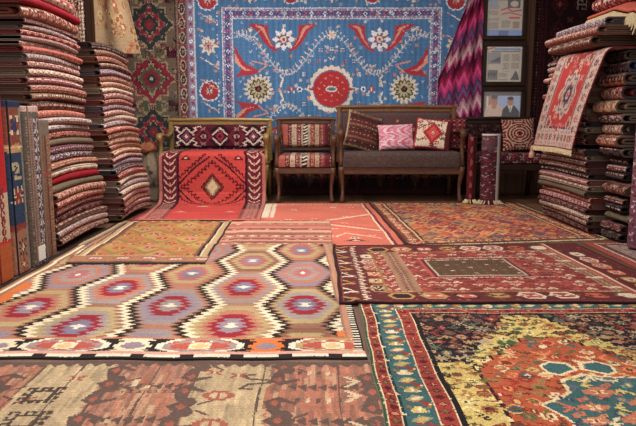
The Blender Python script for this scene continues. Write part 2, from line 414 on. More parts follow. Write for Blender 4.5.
# ---- faded kilim at the very front left -------------------------------------
def d_faded():
    W, H = 1.45, 1.12; x0 = -1.25
    v = Cv(W, H, .0045, C(188, 160, 122), 3)
    TAN = C(182, 156, 118); COR = C(172, 106, 84); BR = C(98, 76, 68); CR = C(198, 174, 136); RD = C(160, 86, 70); PK = C(164, 114, 92)
    X = v.X + x0; Y = v.Y
    # fields of pink and tan with ragged edges
    def jag(Y, p=.045, a=.016): return a * (np.floor(tri(Y / p) * 4) / 4)
    e = [-1.25, -.93, -.69, -.40, -.16, .2]
    cols = [PK, TAN, PK, TAN, COR, COR]
    for i in range(5):
        v.put((X >= e[i] + jag(Y)) & (X < e[i + 1] + .05), cols[i])
    # streaks of uneven dye along the warp
    for k in range(1500):
        xx = v.r.uniform(0, W); yy = v.r.uniform(0, H); L = v.r.uniform(.03, .14)
        w_ = v.win(xx, yy, xx + .004, yy + L)
        if not w_: continue
        pinkish = v.im[w_[0]][0, 0, 0] - v.im[w_[0]][0, 0, 1] > .17
        if pinkish: v.im[w_[0]] = [C(188, 118, 92), C(150, 98, 78), C(186, 140, 108), C(168, 104, 82), C(140, 100, 84)][k % 5]
        else: v.im[w_[0]] *= v.r.uniform(.88, 1.1)
    Y0 = H
    # thin dark seams
    for xx in (-1.12, -.93, -.80, -.68, -.54, -.40, -.185, .06):
        v.line([(xx - x0, 0), (xx - x0 + .01, H)], .006, BR)
    # large brown pronged figures at the seams
    for xx, ys in ((-.66, (.18, .52, .86)), (-.40, (.35, .70, 1.02)), (-.115, (.22, .62, 1.0)), (-1.0, (.3, .8)), (.17, (.2, .5, .8))):
        for yy in ys:
            cx = xx - x0
            v.poly([(cx - .03, yy - .06), (cx + .03, yy - .06), (cx + .045, yy - .03), (cx + .03, yy), (cx + .045, yy + .03), (cx + .03, yy + .06), (cx - .03, yy + .06), (cx - .015, yy + .03), (cx - .045, yy), (cx - .015, yy - .03)], BR)
            for q in (-1, 1):
                v.poly([(cx - .03, yy + q * .06), (cx - .045, yy + q * .12), (cx + .0, yy + q * .15), (cx + .06, yy + q * .11), (cx + .05, yy + q * .10), (cx + .01, yy + q * .115), (cx + .01, yy + q * .06)], BR)
                v.poly([(cx - .028, yy + q * .105), (cx - .005, yy + q * .085), (cx + .002, yy + q * .11), (cx - .01, yy + q * .13)], RD)
                v.line([(cx + .05, yy + q * .02), (cx + .085, yy + q * .045)], .010, BR)
            v.dia(cx + .0, yy, .014, .02, RD, .006)
    # prongs with hooks reaching into the tan field
    for cx, yy, s in ((-.19, .88, -1), (-.19, .50, -1)):
        for q in (-1, 1):
            v.line([(cx - x0 + .04, yy + q * .01), (cx - x0 + s * .03, yy + q * .02), (cx - x0 + s * .05, yy + q * .05), (cx - x0 + s * .015, yy + q * .055)], .012, BR)
    for cx, yy in ((.0, .80), (.0, .45)):
        pass
    # chain of triangles along the coral field
    for yy in (.62, .84, .34):
        for k in range(8):
            for xs_ in (-.08, -.63):
                cx = xs_ + k * .032 - x0
                v.poly([(cx - .016, yy), (cx + .014, yy - .026), (cx + .014, yy + .026)], BR)
    for yy in (.93, .73, .53, .25):
        for k in range(5):
            cx = -.065 + k * .032 - x0
            v.poly([(cx, yy), (cx + .013, yy + .012), (cx + .013, yy + .042), (cx, yy + .03)], CR if k % 2 else BR)
    for cx, yy in ((.11, .88), (.11, .78), (.11, .58)):
        v.spr(cx - x0, yy, .009, LEAF, {'a': CR}, rot=True)
    # ornaments of the tan fields
    for cx, yy in ((-.30, .78), (-.30, .60), (-.83, .42), (-.30, .36)):
        v.spr(cx - x0, yy, .011, ["..aaaaa..", ".aa.a.aa.", "aa..a..aa", "aa..a..aa", ".aa.a.aa.", "..aaaaa.."], {'a': RD})
    for cx, yy in ((-.26, .93), (-.34, .95), (-.78, .90), (-.87, .75)):
        v.spr(cx - x0, yy, .008, XX, {'a': RD, 'b': CR})
    for cx, yy in ((-.84, .78), (-.82, .62)):
        v.spr(cx - x0, yy, .011, ["aaa.aaa.aaa", "a.a.a.a.a.a", "..aaaaaaa..", "a.a.....a.a", "aaa.....aaa", "..a.....a..", "aaa.....aaa", "a.a.....a.a", "..aaaaaaa..", "a.a.a.a.a.a"], {'a': C(74, 60, 54)})
    # pink field: mottled little figures
    for k in range(26):
        cx = v.r.choice([-.54, -.60, -.48, -1.1]) - x0 + v.r.uniform(-.02, .02); yy = v.r.uniform(.05, 1.0)
        v.rect(cx, yy, cx + .018, yy + v.r.uniform(.02, .06), [CR, RD, TAN][v.r.randint(3)])
    for k in range(9):
        v.spr(-.60 + k * .026 - x0, .80, .006, ["aaa", ".a.", "aaa"], {'a': BR})
    # jagged dark band at its far end
    X = v.X
    v.put(v.Y > H - .095 - .030 * tri(X / .045), BR)
    v.put(v.Y > H - .075, C(116, 92, 80))
    return v.wear(.08, .04, .12)
floor_rug('kilim_rug', [(-1.25, 1.0), (.2, 1.0), (.2, 2.12), (-1.25, 2.12)], d_faded(),
          'faded tan and coral flatwoven kilim with brown pronged figures, frontmost on the left')

# ---- hexagon kilim -----------------------------------------------------------
def d_hex():
    W, H = 1.72, 1.95; x0, y0 = -1.59, 2.06
    v = Cv(W, H, .0052, C(172, 118, 92), 5)
    X = v.X + x0 + .0; Y = v.Y + y0
    PB = [C(176, 116, 92), C(150, 102, 84), C(168, 118, 94)]
    OL = C(176, 152, 104); GY = C(152, 134, 130); CRM = C(152, 34, 46); PNK = C(178, 96, 92); SAL = C(178, 112, 88)
    BL = C(122, 112, 132); CREAM = C(224, 206, 170); BK = C(44, 34, 32); LIL = C(142, 124, 136); BROWN = C(140, 92, 68)
    cols = [(.225, 0, 0), (-.08, 3.29, 1), (-.375, 3.01, 2), (-.68, 3.28, 3), (-.985, 2.99, 4), (-1.29, 3.26, 5), (-1.59, 2.97, 6)]
    cols[0] = (.22, 3.0, 0)
    P = .58; sets = [[OL, GY, CRM, BL, WHITE], [GY, SAL, CRM, BL, WHITE], [SAL, OL, PNK, BL, WHITE], [OL, SAL, CRM, LIL, CREAM],
                     [LIL, SAL, GY, PNK, BL], [GY, LIL, CRM, GY, WHITE], [BROWN, OL, PNK, LIL, WHITE]]
    tooth = tri(Y / .046) * .034 - .012
    order = {(1, 0): 4, (1, -1): 0, (1, 1): 2, (2, 0): 1, (2, 1): 6, (2, -1): 3, (3, 0): 2, (3, -1): 5, (3, 1): 4, (4, 0): 1, (4, -1): 0, (4, 1): 2, (5, 0): 4, (5, -1): 3, (5, 1): 6}
    for (cx, cy, ci) in cols:
        u = X - cx; k = np.round((Y - cy) / P).astype(int); wv = Y - cy - k * P
        half = .148 + .052 * (1 - 2 * np.abs(wv) / (P / 2)) * 1.0 + 0
        own = np.abs(u + 0) <= half
        t2 = tooth
        # ground bands between the white and black zigzags
        d = half - np.abs(u)           # distance to the column's edge
        right = u > 0
        v.put(own, PB[ci % 3])
        rr = np.maximum(np.abs(wv) / .262, (np.abs(u) + .36 * np.abs(wv) + t2 - .008) / .162)
        for kk in np.unique(k[own]):
            st = sets[order.get((ci, kk), (ci * 3 + kk * 2) % 7)]
            mk = own & (k == kk)
            for th_, c_ in zip((1.0, .78, .56, .34, .12), st):
                v.put(mk & (rr < th_), c_)
            # small bright cross in the heart
            v.put(mk & (np.abs(u) + np.abs(wv) * .5 < .016), WHITE)
    # zigzag: white and black lines along each column boundary
    for i in range(len(cols) - 1):
        (cA, yA, iA), (cB, yB, iB) = cols[i], cols[i + 1]     # A right, B left
        wv = Y - yA - np.round((Y - yA) / P) * P
        edge = cA - (.148 + .052 * (1 - 2 * np.abs(wv) / (P / 2)))
        t2 = tooth
        e = X - edge - t2
        white_left = (i % 2 == 0)
        s = -1 if white_left else 1
        e = e * s
        v.put((e > -.030) & (e <= .004), CREAM)
        v.put((e > .004) & (e <= .034), BK if True else BROWN)
        v.put((e > .034) & (e <= .046), BROWN)
    # left edge strip
    v.put(X < -1.50, C(150, 104, 78)); v.put((X < -1.52) & (X > -1.545), CREAM)
    v.put((X < -1.46 + .03 * tri(Y / .2)) & (X > -1.50) & (Y < 3.1), C(214, 108, 52))
    v.put(X < -1.562, BK)
    # right edge: orange then black and white comb
    v.put(X > .07, C(150, 110, 92)); v.put((X > .078) & (X < .1), C(190, 130, 100))
    v.put((X > .04) & (X < .075) & (Y > 2.295) & (Y < 2.36), C(220, 116, 58))
    v.put((X > .10), BK); v.put((X > .10) & (X < .125) & ((Y / .028) % 1 < .45), WHITE)
    v.put((X > .10) & (Y > 2.75), C(160, 128, 100))
    # near border
    b0, b1 = 2.125, 2.285
    OR = C(222, 112, 50); bt = Y < b1 + .0
    v.put(bt & (X < .10), BK)
    v.put(bt & (X < .10), BK)
    yc = (2.135 + b1) / 2; hh = (b1 - 2.135) / 2
    unit = ["yyorrrrrggwwbOOlll", "yoorrrrgggwwbbOOll", "oorrrggrrwwbbbOOOl", "rrogggrrwwbbbbbOOO", "rgggrrwwwbbbbOOOOO", "gggggwwwbbbbbbOOOO"]
    A = np.array([[ord(ch) for ch in r_] for r_ in unit])
    hexs = np.array([-1.42, -.95, -.46, .02])
    m = (Y > 2.125) & (Y < b1 - .010) & (X < .10)
    dd = X[..., None] - hexs; near_ = np.abs(dd).argmin(-1); du = np.take_along_axis(dd, near_[..., None], -1)[..., 0]
    ci_ = np.clip((np.abs(du) / .0134).astype(int), 0, 17); ri_ = np.clip((np.abs(Y - (2.125 + b1 - .01) / 2) / .0126).astype(int), 0, 5)
    code = A[ri_, ci_]
    gapi = near_ + (du > 0)
    for ch, c_ in {'y': C(214, 180, 120), 'o': CREAM, 'r': C(186, 82, 68), 'g': OL, 'w': WHITE, 'b': BK, 'l': LIL}.items(): v.put(m & (code == ord(ch)), c_)
    v.put(m & (code == ord('g')) & ((near_ == 1) | (near_ == 2)), GY)
    v.put(m & (code == ord('O')), OR); v.put(m & (code == ord('O')) & ((gapi == 1) | (gapi == 2)), CREAM)
    v.put((Y > b1 - .012) & (Y < b1 + .004) & (X < .1), C(196, 118, 82))
    v.put(Y < 2.126, C(206, 150, 130)); v.put(Y < 2.104, BK)
    v.put((Y < 2.100) & (Y > 2.078) & ((X / .17) % 1 > .28), WHITE); v.put(Y < 2.076, BK)
    return v.wear(.06, .03, .08)

# ---- brown striped runner under the olive kilim along the left stacks ---------
def d_runner():
    W, H = .62, 1.5
    v = Cv(W, H, .007, C(150, 116, 92), 7)
    for k, (a, b, c) in enumerate([(0, .03, C(50, 40, 38)), (.03, .05, C(180, 150, 112)), (.07, .085, C(90, 62, 52)), (.10, .13, C(186, 120, 90)), (.14, .15, WHITE), (.15, .17, C(50, 40, 38)), (.2, .25, C(196, 160, 118)), (.26, .27, C(160, 60, 52))]):
        v.rect(a, 0, b, H, c)
    return v.wear(.07)
floor_rug('runner_rug', [(-1.62, 3.55), (-1.0, 3.55), (-.98, 5.02), (-1.62, 5.02)], d_runner(),
          'brown striped runner, only its edge showing along the foot of the left stacks')
# ---- salmon rug ---------------------------------------------------------------
def d_salmon():
    W, H = 1.1, 2.2; v = Cv(W, H, .008, C(206, 104, 84), 11)
    S2 = C(190, 84, 72); CR = C(226, 190, 156)
    for k in range(90):
        xx = v.r.uniform(0, W); yy = v.r.uniform(0, H); v.rect(xx, yy, xx + v.r.uniform(.05, .25), yy + .02, C(206, 104, 84) * v.r.uniform(.9, 1.1))
    v.rect(.0, 1.25, .2, 2.15, C(214, 196, 170)); v.rect(.02, 1.25, .05, 2.15, C(202, 120, 96)); v.rect(.15, 1.25, .17, 2.15, C(204, 140, 112)); v.rect(0, 0, .14, 1.25, C(196, 96, 80))
    v.line([(1.0, .62), (.52, .98), (1.0, 1.42)], .035, CR); v.line([(1.0, .70), (.62, .98), (1.0, 1.34)], .016, S2)
    v.line([(.98, .3), (.75, .5), (.68, .36)], .018, CR)
    v.spr(.80, .22, .018, TRI, {'a': C(72, 52, 70), 'b': C(226, 190, 156)}); v.spr(.22, .32, .012, FLW, {'a': C(232, 204, 170), 'b': C(120, 50, 56), 'c': WHITE})
    v.spr(.8, .3, .012, FLW, {'a': C(232, 204, 170), 'b': C(120, 50, 56), 'c': WHITE})
    for k in range(12): v.spr(.2 + .07 * k, 2.06, .008, XX, {'a': CR, 'b': S2})
    for k in range(16):
        v.spr(.25 + v.r.rand() * .7, .15 + v.r.rand() * 1.8, .008, XX, {'a': CR, 'b': S2})
    v.rect(1.02, 0, 1.04, H, CR); v.rect(1.04, 0, 1.06, H, C(120, 44, 52)); v.rect(0, 0, W, .03, C(170, 70, 62)); v.rect(0, 2.17, W, 2.2, C(170, 90, 74))
    return v.wear(.06)
floor_rug('kilim_rug', [(-.56, 4.02), (.58, 3.99), (.50, 6.09), (-.60, 6.09)], d_salmon(),
          'salmon pink kilim with a cream end panel and a pale chevron, behind the striped one', M_KILIM)
# ---- striped pink kilim -------------------------------------------------------
def d_stripes():
    W, H = .84, 1.12; v = Cv(W, H, .008, C(184, 112, 92), 9)
    y = 0; cs = [C(176, 98, 84), C(196, 132, 108), C(150, 92, 80), C(206, 150, 120), C(168, 84, 76), C(190, 122, 100)]
    i = 0
    while y < H:
        h = v.r.choice([.04, .07, .1, .03]); v.rect(0, y, W, y + h, cs[i % 6]); 
        if i % 3 == 1:
            for k in range(20):
                if v.r.rand() < .7: v.rect(k * .042, y + h * .3, k * .042 + .022, y + h * .7, [C(226, 200, 160), C(96, 60, 58)][k % 2])
        if i % 3 == 2: v.rect(v.r.uniform(0, .3), y, v.r.uniform(.5, W), y + .014, C(62, 44, 46))
        y += h; i += 1
    return v.wear(.07)
floor_rug('kilim_rug', [(-.72, 3.96), (.095, 3.93), (.10, 5.0), (-.72, 5.0)], d_stripes(),
          'small pink and brown cross-striped kilim in the middle of the floor')
floor_rug('kilim_rug', [(-1.59, 2.055), (.176, 2.055), (.098, 4.0), (-1.59, 4.0)], d_hex(),
          'large kilim of serrated hexagons between white and black zigzags')
# ---- pale pink rug under the draped bench rug ---------------------------------
def d_pink():
    W, H = .55, 1.1; v = Cv(W, H, .009, C(188, 70, 74), 4)
    v.rect(0, 0, .05, H, C(120, 50, 56)); 
    for k in range(14): v.spr(.14, .05 + k * .08, .012, XX, {'a': C(214, 170, 150), 'b': C(120, 50, 56)})
    for k in range(14): v.rect(.22, .02 + k * .08, .26, .05 + k * .08, C(214, 150, 130))
    return v.wear(.08)
floor_rug('rug', [(-1.56, 5.03), (-1.2, 5.03), (-1.2, 6.0), (-1.56, 6.0)], d_pink(),
          'rose red rug, a strip showing between the far left stack and the red bench rug', M_PILE)
# ---- orange and rust lozenge carpet at the back -------------------------------
def d_rust():
    W, H = 1.46, 2.25; v = Cv(W, H, .008, C(166, 92, 62), 13)
    pal = [C(196, 110, 66), C(150, 60, 54), C(206, 150, 92), C(120, 80, 92), C(186, 84, 62), C(96, 72, 78), C(210, 128, 74), C(160, 130, 88), C(140, 50, 60)]
    for j in range(17):
        for i in range(12):
            cx = .16 + i * .105 + (j % 2) * .052; cy = .16 + j * .122
            a, b, c = pal[v.r.randint(9)], pal[v.r.randint(9)], pal[v.r.randint(9)]
            v.dia(cx, cy, .062, .11, a, .016); v.dia(cx, cy, .042, .07, b, .016); v.dia(cx, cy, .018, .04, c)
    for k in range(500):
        xx = v.r.uniform(.1, W - .1); yy = v.r.uniform(.1, H - .1); v.rect(xx, yy, xx + .02, yy + .02, pal[v.r.randint(9)] * v.r.uniform(.8, 1.25))
    BD = C(122, 58, 50)
    for a, b, c in ((0, .02, C(74, 46, 42)), (.02, .13, BD), (.13, .145, C(206, 168, 110)), (.145, .16, C(60, 44, 50))): v.frame(a, b, c)
    for k in range(int(H / .07)):
        for xx in (.075, W - .075): v.spr(xx, .05 + k * .07, .011, FLW, {'a': pal[k % 9] * 1.1, 'b': C(214, 170, 120), 'c': C(60, 44, 50)})
    for k in range(int(W / .07)):
        for yy in (.075, H - .075): v.spr(.05 + k * .07, yy, .011, FLW, {'a': pal[(k + 3) % 9] * 1.1, 'b': C(214, 170, 120), 'c': C(60, 44, 50)})
    return v.wear(.1)
floor_rug('carpet', [(.585, 4.02), (2.0, 4.26), (1.95, 6.10), (.50, 6.10)], d_rust(),
          'rust and orange carpet of small lozenges with fringed ends, before the sofa', M_PILE, .009,
          fringe=(['right', 'near'], .028, FRINGE))
# ---- green bordered carpet at the front right ---------------------------------
def d_green():
    W, H = 1.75, 1.81; v = Cv(W, H, .0045, C(34, 28, 36), 29); x0, y0 = .18, .98
    X = v.X + x0; Y = v.Y + y0
    YE = C(208, 180, 100); OR = C(184, 84, 52); RD = C(164, 50, 42); TE = C(58, 96, 98); CR = C(220, 196, 150); GR = C(70, 96, 60); NV = C(38, 40, 60); PK = C(196, 120, 90); BR = C(118, 72, 48); LB = C(110, 130, 130)
    cx, cy = .85, 1.60
    dyy = np.abs(Y - cy); ds = np.floor(dyy / .045) * .045
    lim = .05 + (.95 - ds) * .53; lim = np.where(dyy < .43, .9, lim)
    yel = (np.abs(X - cx) < lim) & (dyy < .95)
    def yin(x, y): q = abs(y - cy); return q < .95 and abs(x - cx) < ((.9 if q < .43 else .05 + (.95 - q) * .53))
    v.put(yel, YE)
    def rlim(q): return np.minimum(.05 + (.67 - q) * .85, .31)
    v.put((np.abs(X - cx) < rlim(ds) + .012) & (dyy < .68), C(60, 30, 34)); v.put((np.abs(X - cx) < rlim(ds)) & (dyy < .67), OR)
    def rin(x, y): q = abs(y - cy); return q < .66 and abs(x - cx) < float(rlim(q)) + .0
    def scatter(mask_fn, pal, px, dx, dy, jit, sh=None):
        jn = int(H / dy); inn = int(W / dx)
        for j in range(jn + 1):
            for i in range(inn + 1):
                fx = i * dx + (j % 2) * dx / 2 + v.r.uniform(-jit, jit); fy = j * dy + v.r.uniform(-jit, jit)
                wx, wy = fx + x0, fy + y0
                if not mask_fn(wx, wy): continue
                s_ = (sh or [FLW, BOT, STAR, LEAF, BIRD])[v.r.randint(len(sh or [1] * 5))]
                a, b, c = [pal[v.r.randint(len(pal))] for _ in range(3)]
                v.spr(fx, fy, px * v.r.uniform(.8, 1.15), s_, {'a': a, 'b': b, 'c': c}, fx=v.r.rand() < .5, fy=v.r.rand() < .5, rot=v.r.rand() < .4)
    HK = ["aa...", "a.aa.", "aaaba", "..aba", "...aa"]
    scatter(lambda x, y: not yin(x, y), [C(176, 118, 88), C(140, 84, 62), CR * .8, C(110, 74, 64), C(96, 106, 84), C(150, 56, 48), C(176, 134, 84), C(70, 50, 52)], .0076, .056, .052, .008)
    scatter(lambda x, y: yin(x, y) and not rin(x, y), [C(110, 88, 50), C(150, 62, 44), GR, C(60, 50, 46), C(228, 206, 140), C(176, 120, 60), C(120, 110, 60)], .0075, .052, .050, .012, [FLW, HK, LEAF, HK, BIRD])
    scatter(rin, [C(222, 130, 80), C(110, 60, 40), CR, C(150, 120, 70), TE, RD, C(214, 160, 96), C(110, 96, 60), OR * .7], .0078, .054, .05, .01, [FLW, HK, LEAF, HK, BOT])
    for k in range(900):
        a, b = v.r.uniform(.22, W - .22), v.r.uniform(0, H - .22)
        L_ = v.r.uniform(.01, .03); q = v.r.uniform(-.01, .01); v.line([(a, b), (a + L_, b + q)], .005, [C(60, 40, 40), C(90, 40, 36), C(110, 70, 50), C(50, 40, 44)][k % 4])
    cx = .90
    up = [(-.19, 1.60), (-.21, 1.65), (-.245, 1.71), (-.17, 1.76), (-.125, 1.80), (-.11, 1.885), (-.02, 1.925), (.03, 1.90), (.12, 1.905), (.26, 1.86), (.38, 1.74), (.42, 1.60)]
    full = up + [(a, 3.2 - b) for a, b in reversed(up[1:-1])]
    g = lambda k: [(cx - x0 + a * k + .0, cy - y0 + (b - 1.6) * k) for a, b in full]
    v.poly([(cx - x0 + a + (.012 if a > 0 else -.012), cy - y0 + (b - 1.6) * 1.04) for a, b in full], CR); v.poly(g(1), TE)
    for q, ox in ((-1, -.105), (1, .055)):
        lx = cx - x0 + ox; ly = 1.985 - y0
        L = [(0, -.05), (-q * .06, -.01), (-q * .05, .035), (0, .05), (q * .035, .02), (q * .03, -.03)]
        v.poly([(lx + a * 1.3, ly + b * 1.25) for a, b in L], CR); v.poly([(lx + a, ly + b * .95) for a, b in L], TE)
    def heart(x, y):
        i_, j_ = int((x - x0) / v.cx), int((y - y0) / v.cy)
        return 0 <= i_ < v.nx and 0 <= j_ < v.ny and abs(y - cy) < .30 and abs(TEM[j_, i_] - TE).sum() < .01
    TEM = v.im.copy()
    scatter(heart, [CR, C(206, 130, 88), YE, C(120, 140, 120), C(196, 100, 70), C(60, 60, 80), C(90, 100, 110)], .0075, .056, .048, .008, [FLW, HK, LEAF, HK])
    for a_, b_, q_ in ((-.04, 1.80, .05), (.06, 1.72, .05), (-.10, 1.70, .04), (.16, 1.80, .04), (.0, 1.62, .06), (-.13, 1.62, .035)): v.dia(cx - x0 + a_, b_ - y0, q_, q_ * .7, C(196, 112, 80), .012); v.spr(cx - x0 + a_, b_ - y0, .006, XX, {'a': CR, 'b': C(90, 40, 40)})
    # diagonal serrated seams in the yellow
    d = X - cx + (Y - cy) * 0
    # borders (from outside): green edge, red guard, cream, teal main border, cream, red guard, cream/black
    bw = [(0, .008, C(52, 84, 62)), (.008, .014, CR), (.014, .050, C(156, 58, 50)), (.050, .056, CR), (.056, .061, C(34, 50, 56)), (.061, .152, TE), (.152, .158, CR), (.158, .205, C(158, 58, 50)), (.205, .211, CR), (.211, .228, C(36, 28, 32))]
    for a, b, c in bw: v.frame(a, b, c)
    def around(dist, step, fn):
        n = int((H - 2 * dist) / step)
        for k in range(n + 1): fn(dist, dist + k * step, True, k); fn(W - dist, dist + k * step, True, k)
        n = int((W - 2 * dist) / step)
        for k in range(n + 1): fn(dist + k * step, dist, False, k); fn(dist + k * step, H - dist, False, k)
    def red_m(x, y, vert, k):
        v.spr(x, y, .0072, ["..b..", ".bab.", "baaab", ".bab.", "..b.."], {'a': [C(206, 130, 90), C(90, 30, 34), C(120, 100, 60)][k % 3], 'b': C(96, 28, 30)})
    around(.032, .042, red_m); around(.182, .046, red_m)
    def teal_m(x, y, vert, k):
        c1 = [YE, CR, C(190, 160, 90)][k % 3]
        if k % 2:
            v.spr(x, y, .0080, ["a.......a", "aa.bbb.aa", ".aabcbaa.", "..bbcbb..", ".cbbcbbc.", "..bbbbb.."], {'a': C(150, 110, 60), 'b': c1, 'c': WHITE}, rot=not vert)
            v.spr(x, y + (.045 if vert else 0), .009, ["abbba"], {'a': RD, 'b': RD})
        else:
            v.poly([(x - .034, y - .01), (x - .005, y + .026), (x + .032, y + .012), (x + .0, y - .022)], C(150, 146, 110)); v.poly([(x - .02, y - .01), (x, y + .015), (x + .025, y + .01), (x + .0, y - .012)], c1)
            v.spr(x + .03, y - .035, .009, ["aaa", "aab"], {'a': RD, 'b': CR}); v.spr(x - .045, y + .035, .008, ["a..", "aab"], {'a': CR, 'b': C(30, 50, 60)})
    around(.107, .066, teal_m)
    return v.wear(.10, .02, .12)
floor_rug('carpet', [(.18, .98), (1.93, .98), (1.93, 2.79), (.185, 2.785)], d_green(),
          'carpet with teal and red borders and a yellow stepped medallion, frontmost on the right', M_PILE, .009)

# ---- dark red carpet -----------------------------------------------------------
def d_darkred():
    W, H = 1.64, 1.36; v = Cv(W, H, .006, C(116, 36, 38), 17)
    MAR = C(98, 40, 42); BRK = C(148, 62, 54); CR = C(214, 186, 158); GLD = C(184, 134, 76); DK = C(48, 34, 36); TAN = C(158, 116, 88); PKR = C(178, 74, 68)
    # white-flecked rows of the field
    v.rect(.0, 0, W, H, BRK)
    for j in range(18):
        for i in range(26):
            cx = .08 + i * .062 + (j % 2) * .03; cy = .2 + j * .066
            c = [CR, PKR, CR * .9, MAR, C(206, 150, 120)][(i * 3 + j * 5 + v.r.randint(2)) % 5]
            v.spr(cx, cy, .0105, ["aa.aa", "a.a.a", ".aaa.", "b.a.b"], {'a': c, 'b': MAR}, fy=bool(j % 2))
    for j in range(9): v.rect(0, .2 + j * .132, W, .2 + j * .132 + .012, [MAR, C(160, 70, 60)][j % 2])
    # central panel
    x0, x1, y0, y1 = .54, 1.0, .54, .90
    v.rect(x0 - .05, y0 - .06, x1 + .05, y1 + .06, PKR); v.rect(x0 - .03, y0 - .04, x1 + .03, y1 + .04, MAR)
    for k in range(26): v.spr(x0 - .05 + k * .029, y0 - .05, .008, ["a.a", ".a."], {'a': CR}); v.spr(x0 - .05 + k * .029, y1 + .055, .008, ["a.a", ".a."], {'a': CR})
    v.rect(x0 - .012, y0 - .02, x1 + .012, y1 + .02, CR * .85); v.rect(x0, y0, x1, y1, C(92, 66, 48))
    for j in range(7):
        for i in range(11): v.spr(x0 + .04 + i * .057, y0 + .04 + j * .066, .0085, ["a.a", "bab", "a.a"], {'a': [C(150, 110, 60), C(150, 60, 50), C(96, 104, 76), CR][(i + 2 * j) % 4], 'b': DK})
    # left tan guard panel
    v.rect(.30, .22, .40, H - .12, TAN)
    for k in range(22): v.spr(.35, .26 + k * .048, .009, XX, {'a': C(120, 76, 62), 'b': CR})
    v.rect(1.31, .22, 1.38, H - .12, TAN)
    for k in range(22): v.spr(1.345, .26 + k * .048, .009, XX, {'a': C(120, 76, 62), 'b': CR})
    # broad border with octagons
    v.frame(0, .215, MAR); 
    octs = [(GLD, DK), (GLD, PKR), (MAR * .8, PKR), (C(110, 60, 40), GLD), (CR, PKR), (CR, BRK), (C(110, 40, 44), C(190, 90, 60)), (C(96, 80, 60), CR)]
    k = 0
    for cx in np.arange(.29, W - .2, .15):
        a, b = octs[k % 8]; 
        for cy in (.125, H - .125):
            v.hexa(cx, cy, .072, .070, a, .55); v.hexa(cx, cy, .056, .052, b, .55); v.spr(cx, cy, .012, XX, {'a': CR if k % 3 else DK, 'b': MAR})
        k += 1
    for cy in np.arange(.28, H - .2, .15):
        a, b = octs[(k * 3) % 8]
        for cx in (.20, W - .135):
            v.hexa(cx, cy, .05, .066, a, .55); v.hexa(cx, cy, .04, .052, b, .55); v.spr(cx, cy, .010, STAR, {'a': CR, 'b': MAR})
        k += 1
    for k in range(420):
        a_, b_ = v.r.uniform(0, W), v.r.uniform(0, H)
        if min(a_, W - a_, b_, H - b_) < .21: v.rect(a_, b_, a_ + .014, b_ + .010, [C(150, 84, 62), C(170, 90, 74), C(120, 92, 66), C(70, 40, 44), CR * .8][k % 5])
    for x_ in (.23, W - .23): v.rect(x_, .2, x_ + .012, H - .2, GLD * .8)
    for y_ in (.205, H - .215): v.rect(.2, y_, W - .2, y_ + .012, GLD * .8)
    # scrolling white line at left of the border, large triangles outside
    for cy in np.arange(.04, H, .075):
        v.line([(.115, cy), (.142, cy + .018), (.115, cy + .04), (.13, cy + .055)], .011, CR)
    for cy in np.arange(.05, H, .16):
        v.poly([(.02, cy - .06), (.02, cy + .06), (.10, cy)], CR if int(cy / .16) % 2 else GLD); v.poly([(.02, cy - .035), (.02, cy + .035), (.07, cy)], DK)
    v.frame(0, .018, C(58, 26, 30)); v.frame(.018, .026, C(140, 60, 56))
    # right side: brick stripe with white figures
    v.rect(W - .26, 0, W - .235, H, PKR); v.rect(W - .235, 0, W - .225, H, CR)
    for cy in np.arange(.1, H, .19): v.spr(W - .30, cy, .012, ["aa..aa.", ".aaaaaa", "..aa.aa"], {'a': CR})
    return v.wear(.07, .02, .08)
floor_rug('carpet', [(.10, 2.70), (1.78, 2.70), (1.72, 4.08), (.095, 3.975)], d_darkred(),
          'dark red carpet with a small framed panel in its centre and octagons along its edge', M_PILE, .01)
# ---- grey and rose rug at the far right ---------------------------------------
def d_greyrose():
    W, H = .6, 1.3; v = Cv(W, H, .008, C(150, 130, 120), 19)
    RD = C(164, 70, 62)
    v.frame(0, .06, RD); v.frame(.06, .075, WHITE * .85); v.frame(.075, .11, C(112, 60, 58))
    for j in range(17):
        for i in range(6): v.spr(.16 + i * .06, .14 + j * .068, .01, XX, {'a': [C(186, 150, 130), C(160, 90, 80), C(110, 104, 104)][(i + j) % 3], 'b': WHITE * .8})
    return v.wear(.08)
floor_rug('rug', [(1.79, 2.95), (2.39, 2.95), (2.37, 4.14), (1.80, 4.14)], d_greyrose(),
          'grey rug with a brick red border at the foot of the right stack', M_PILE)

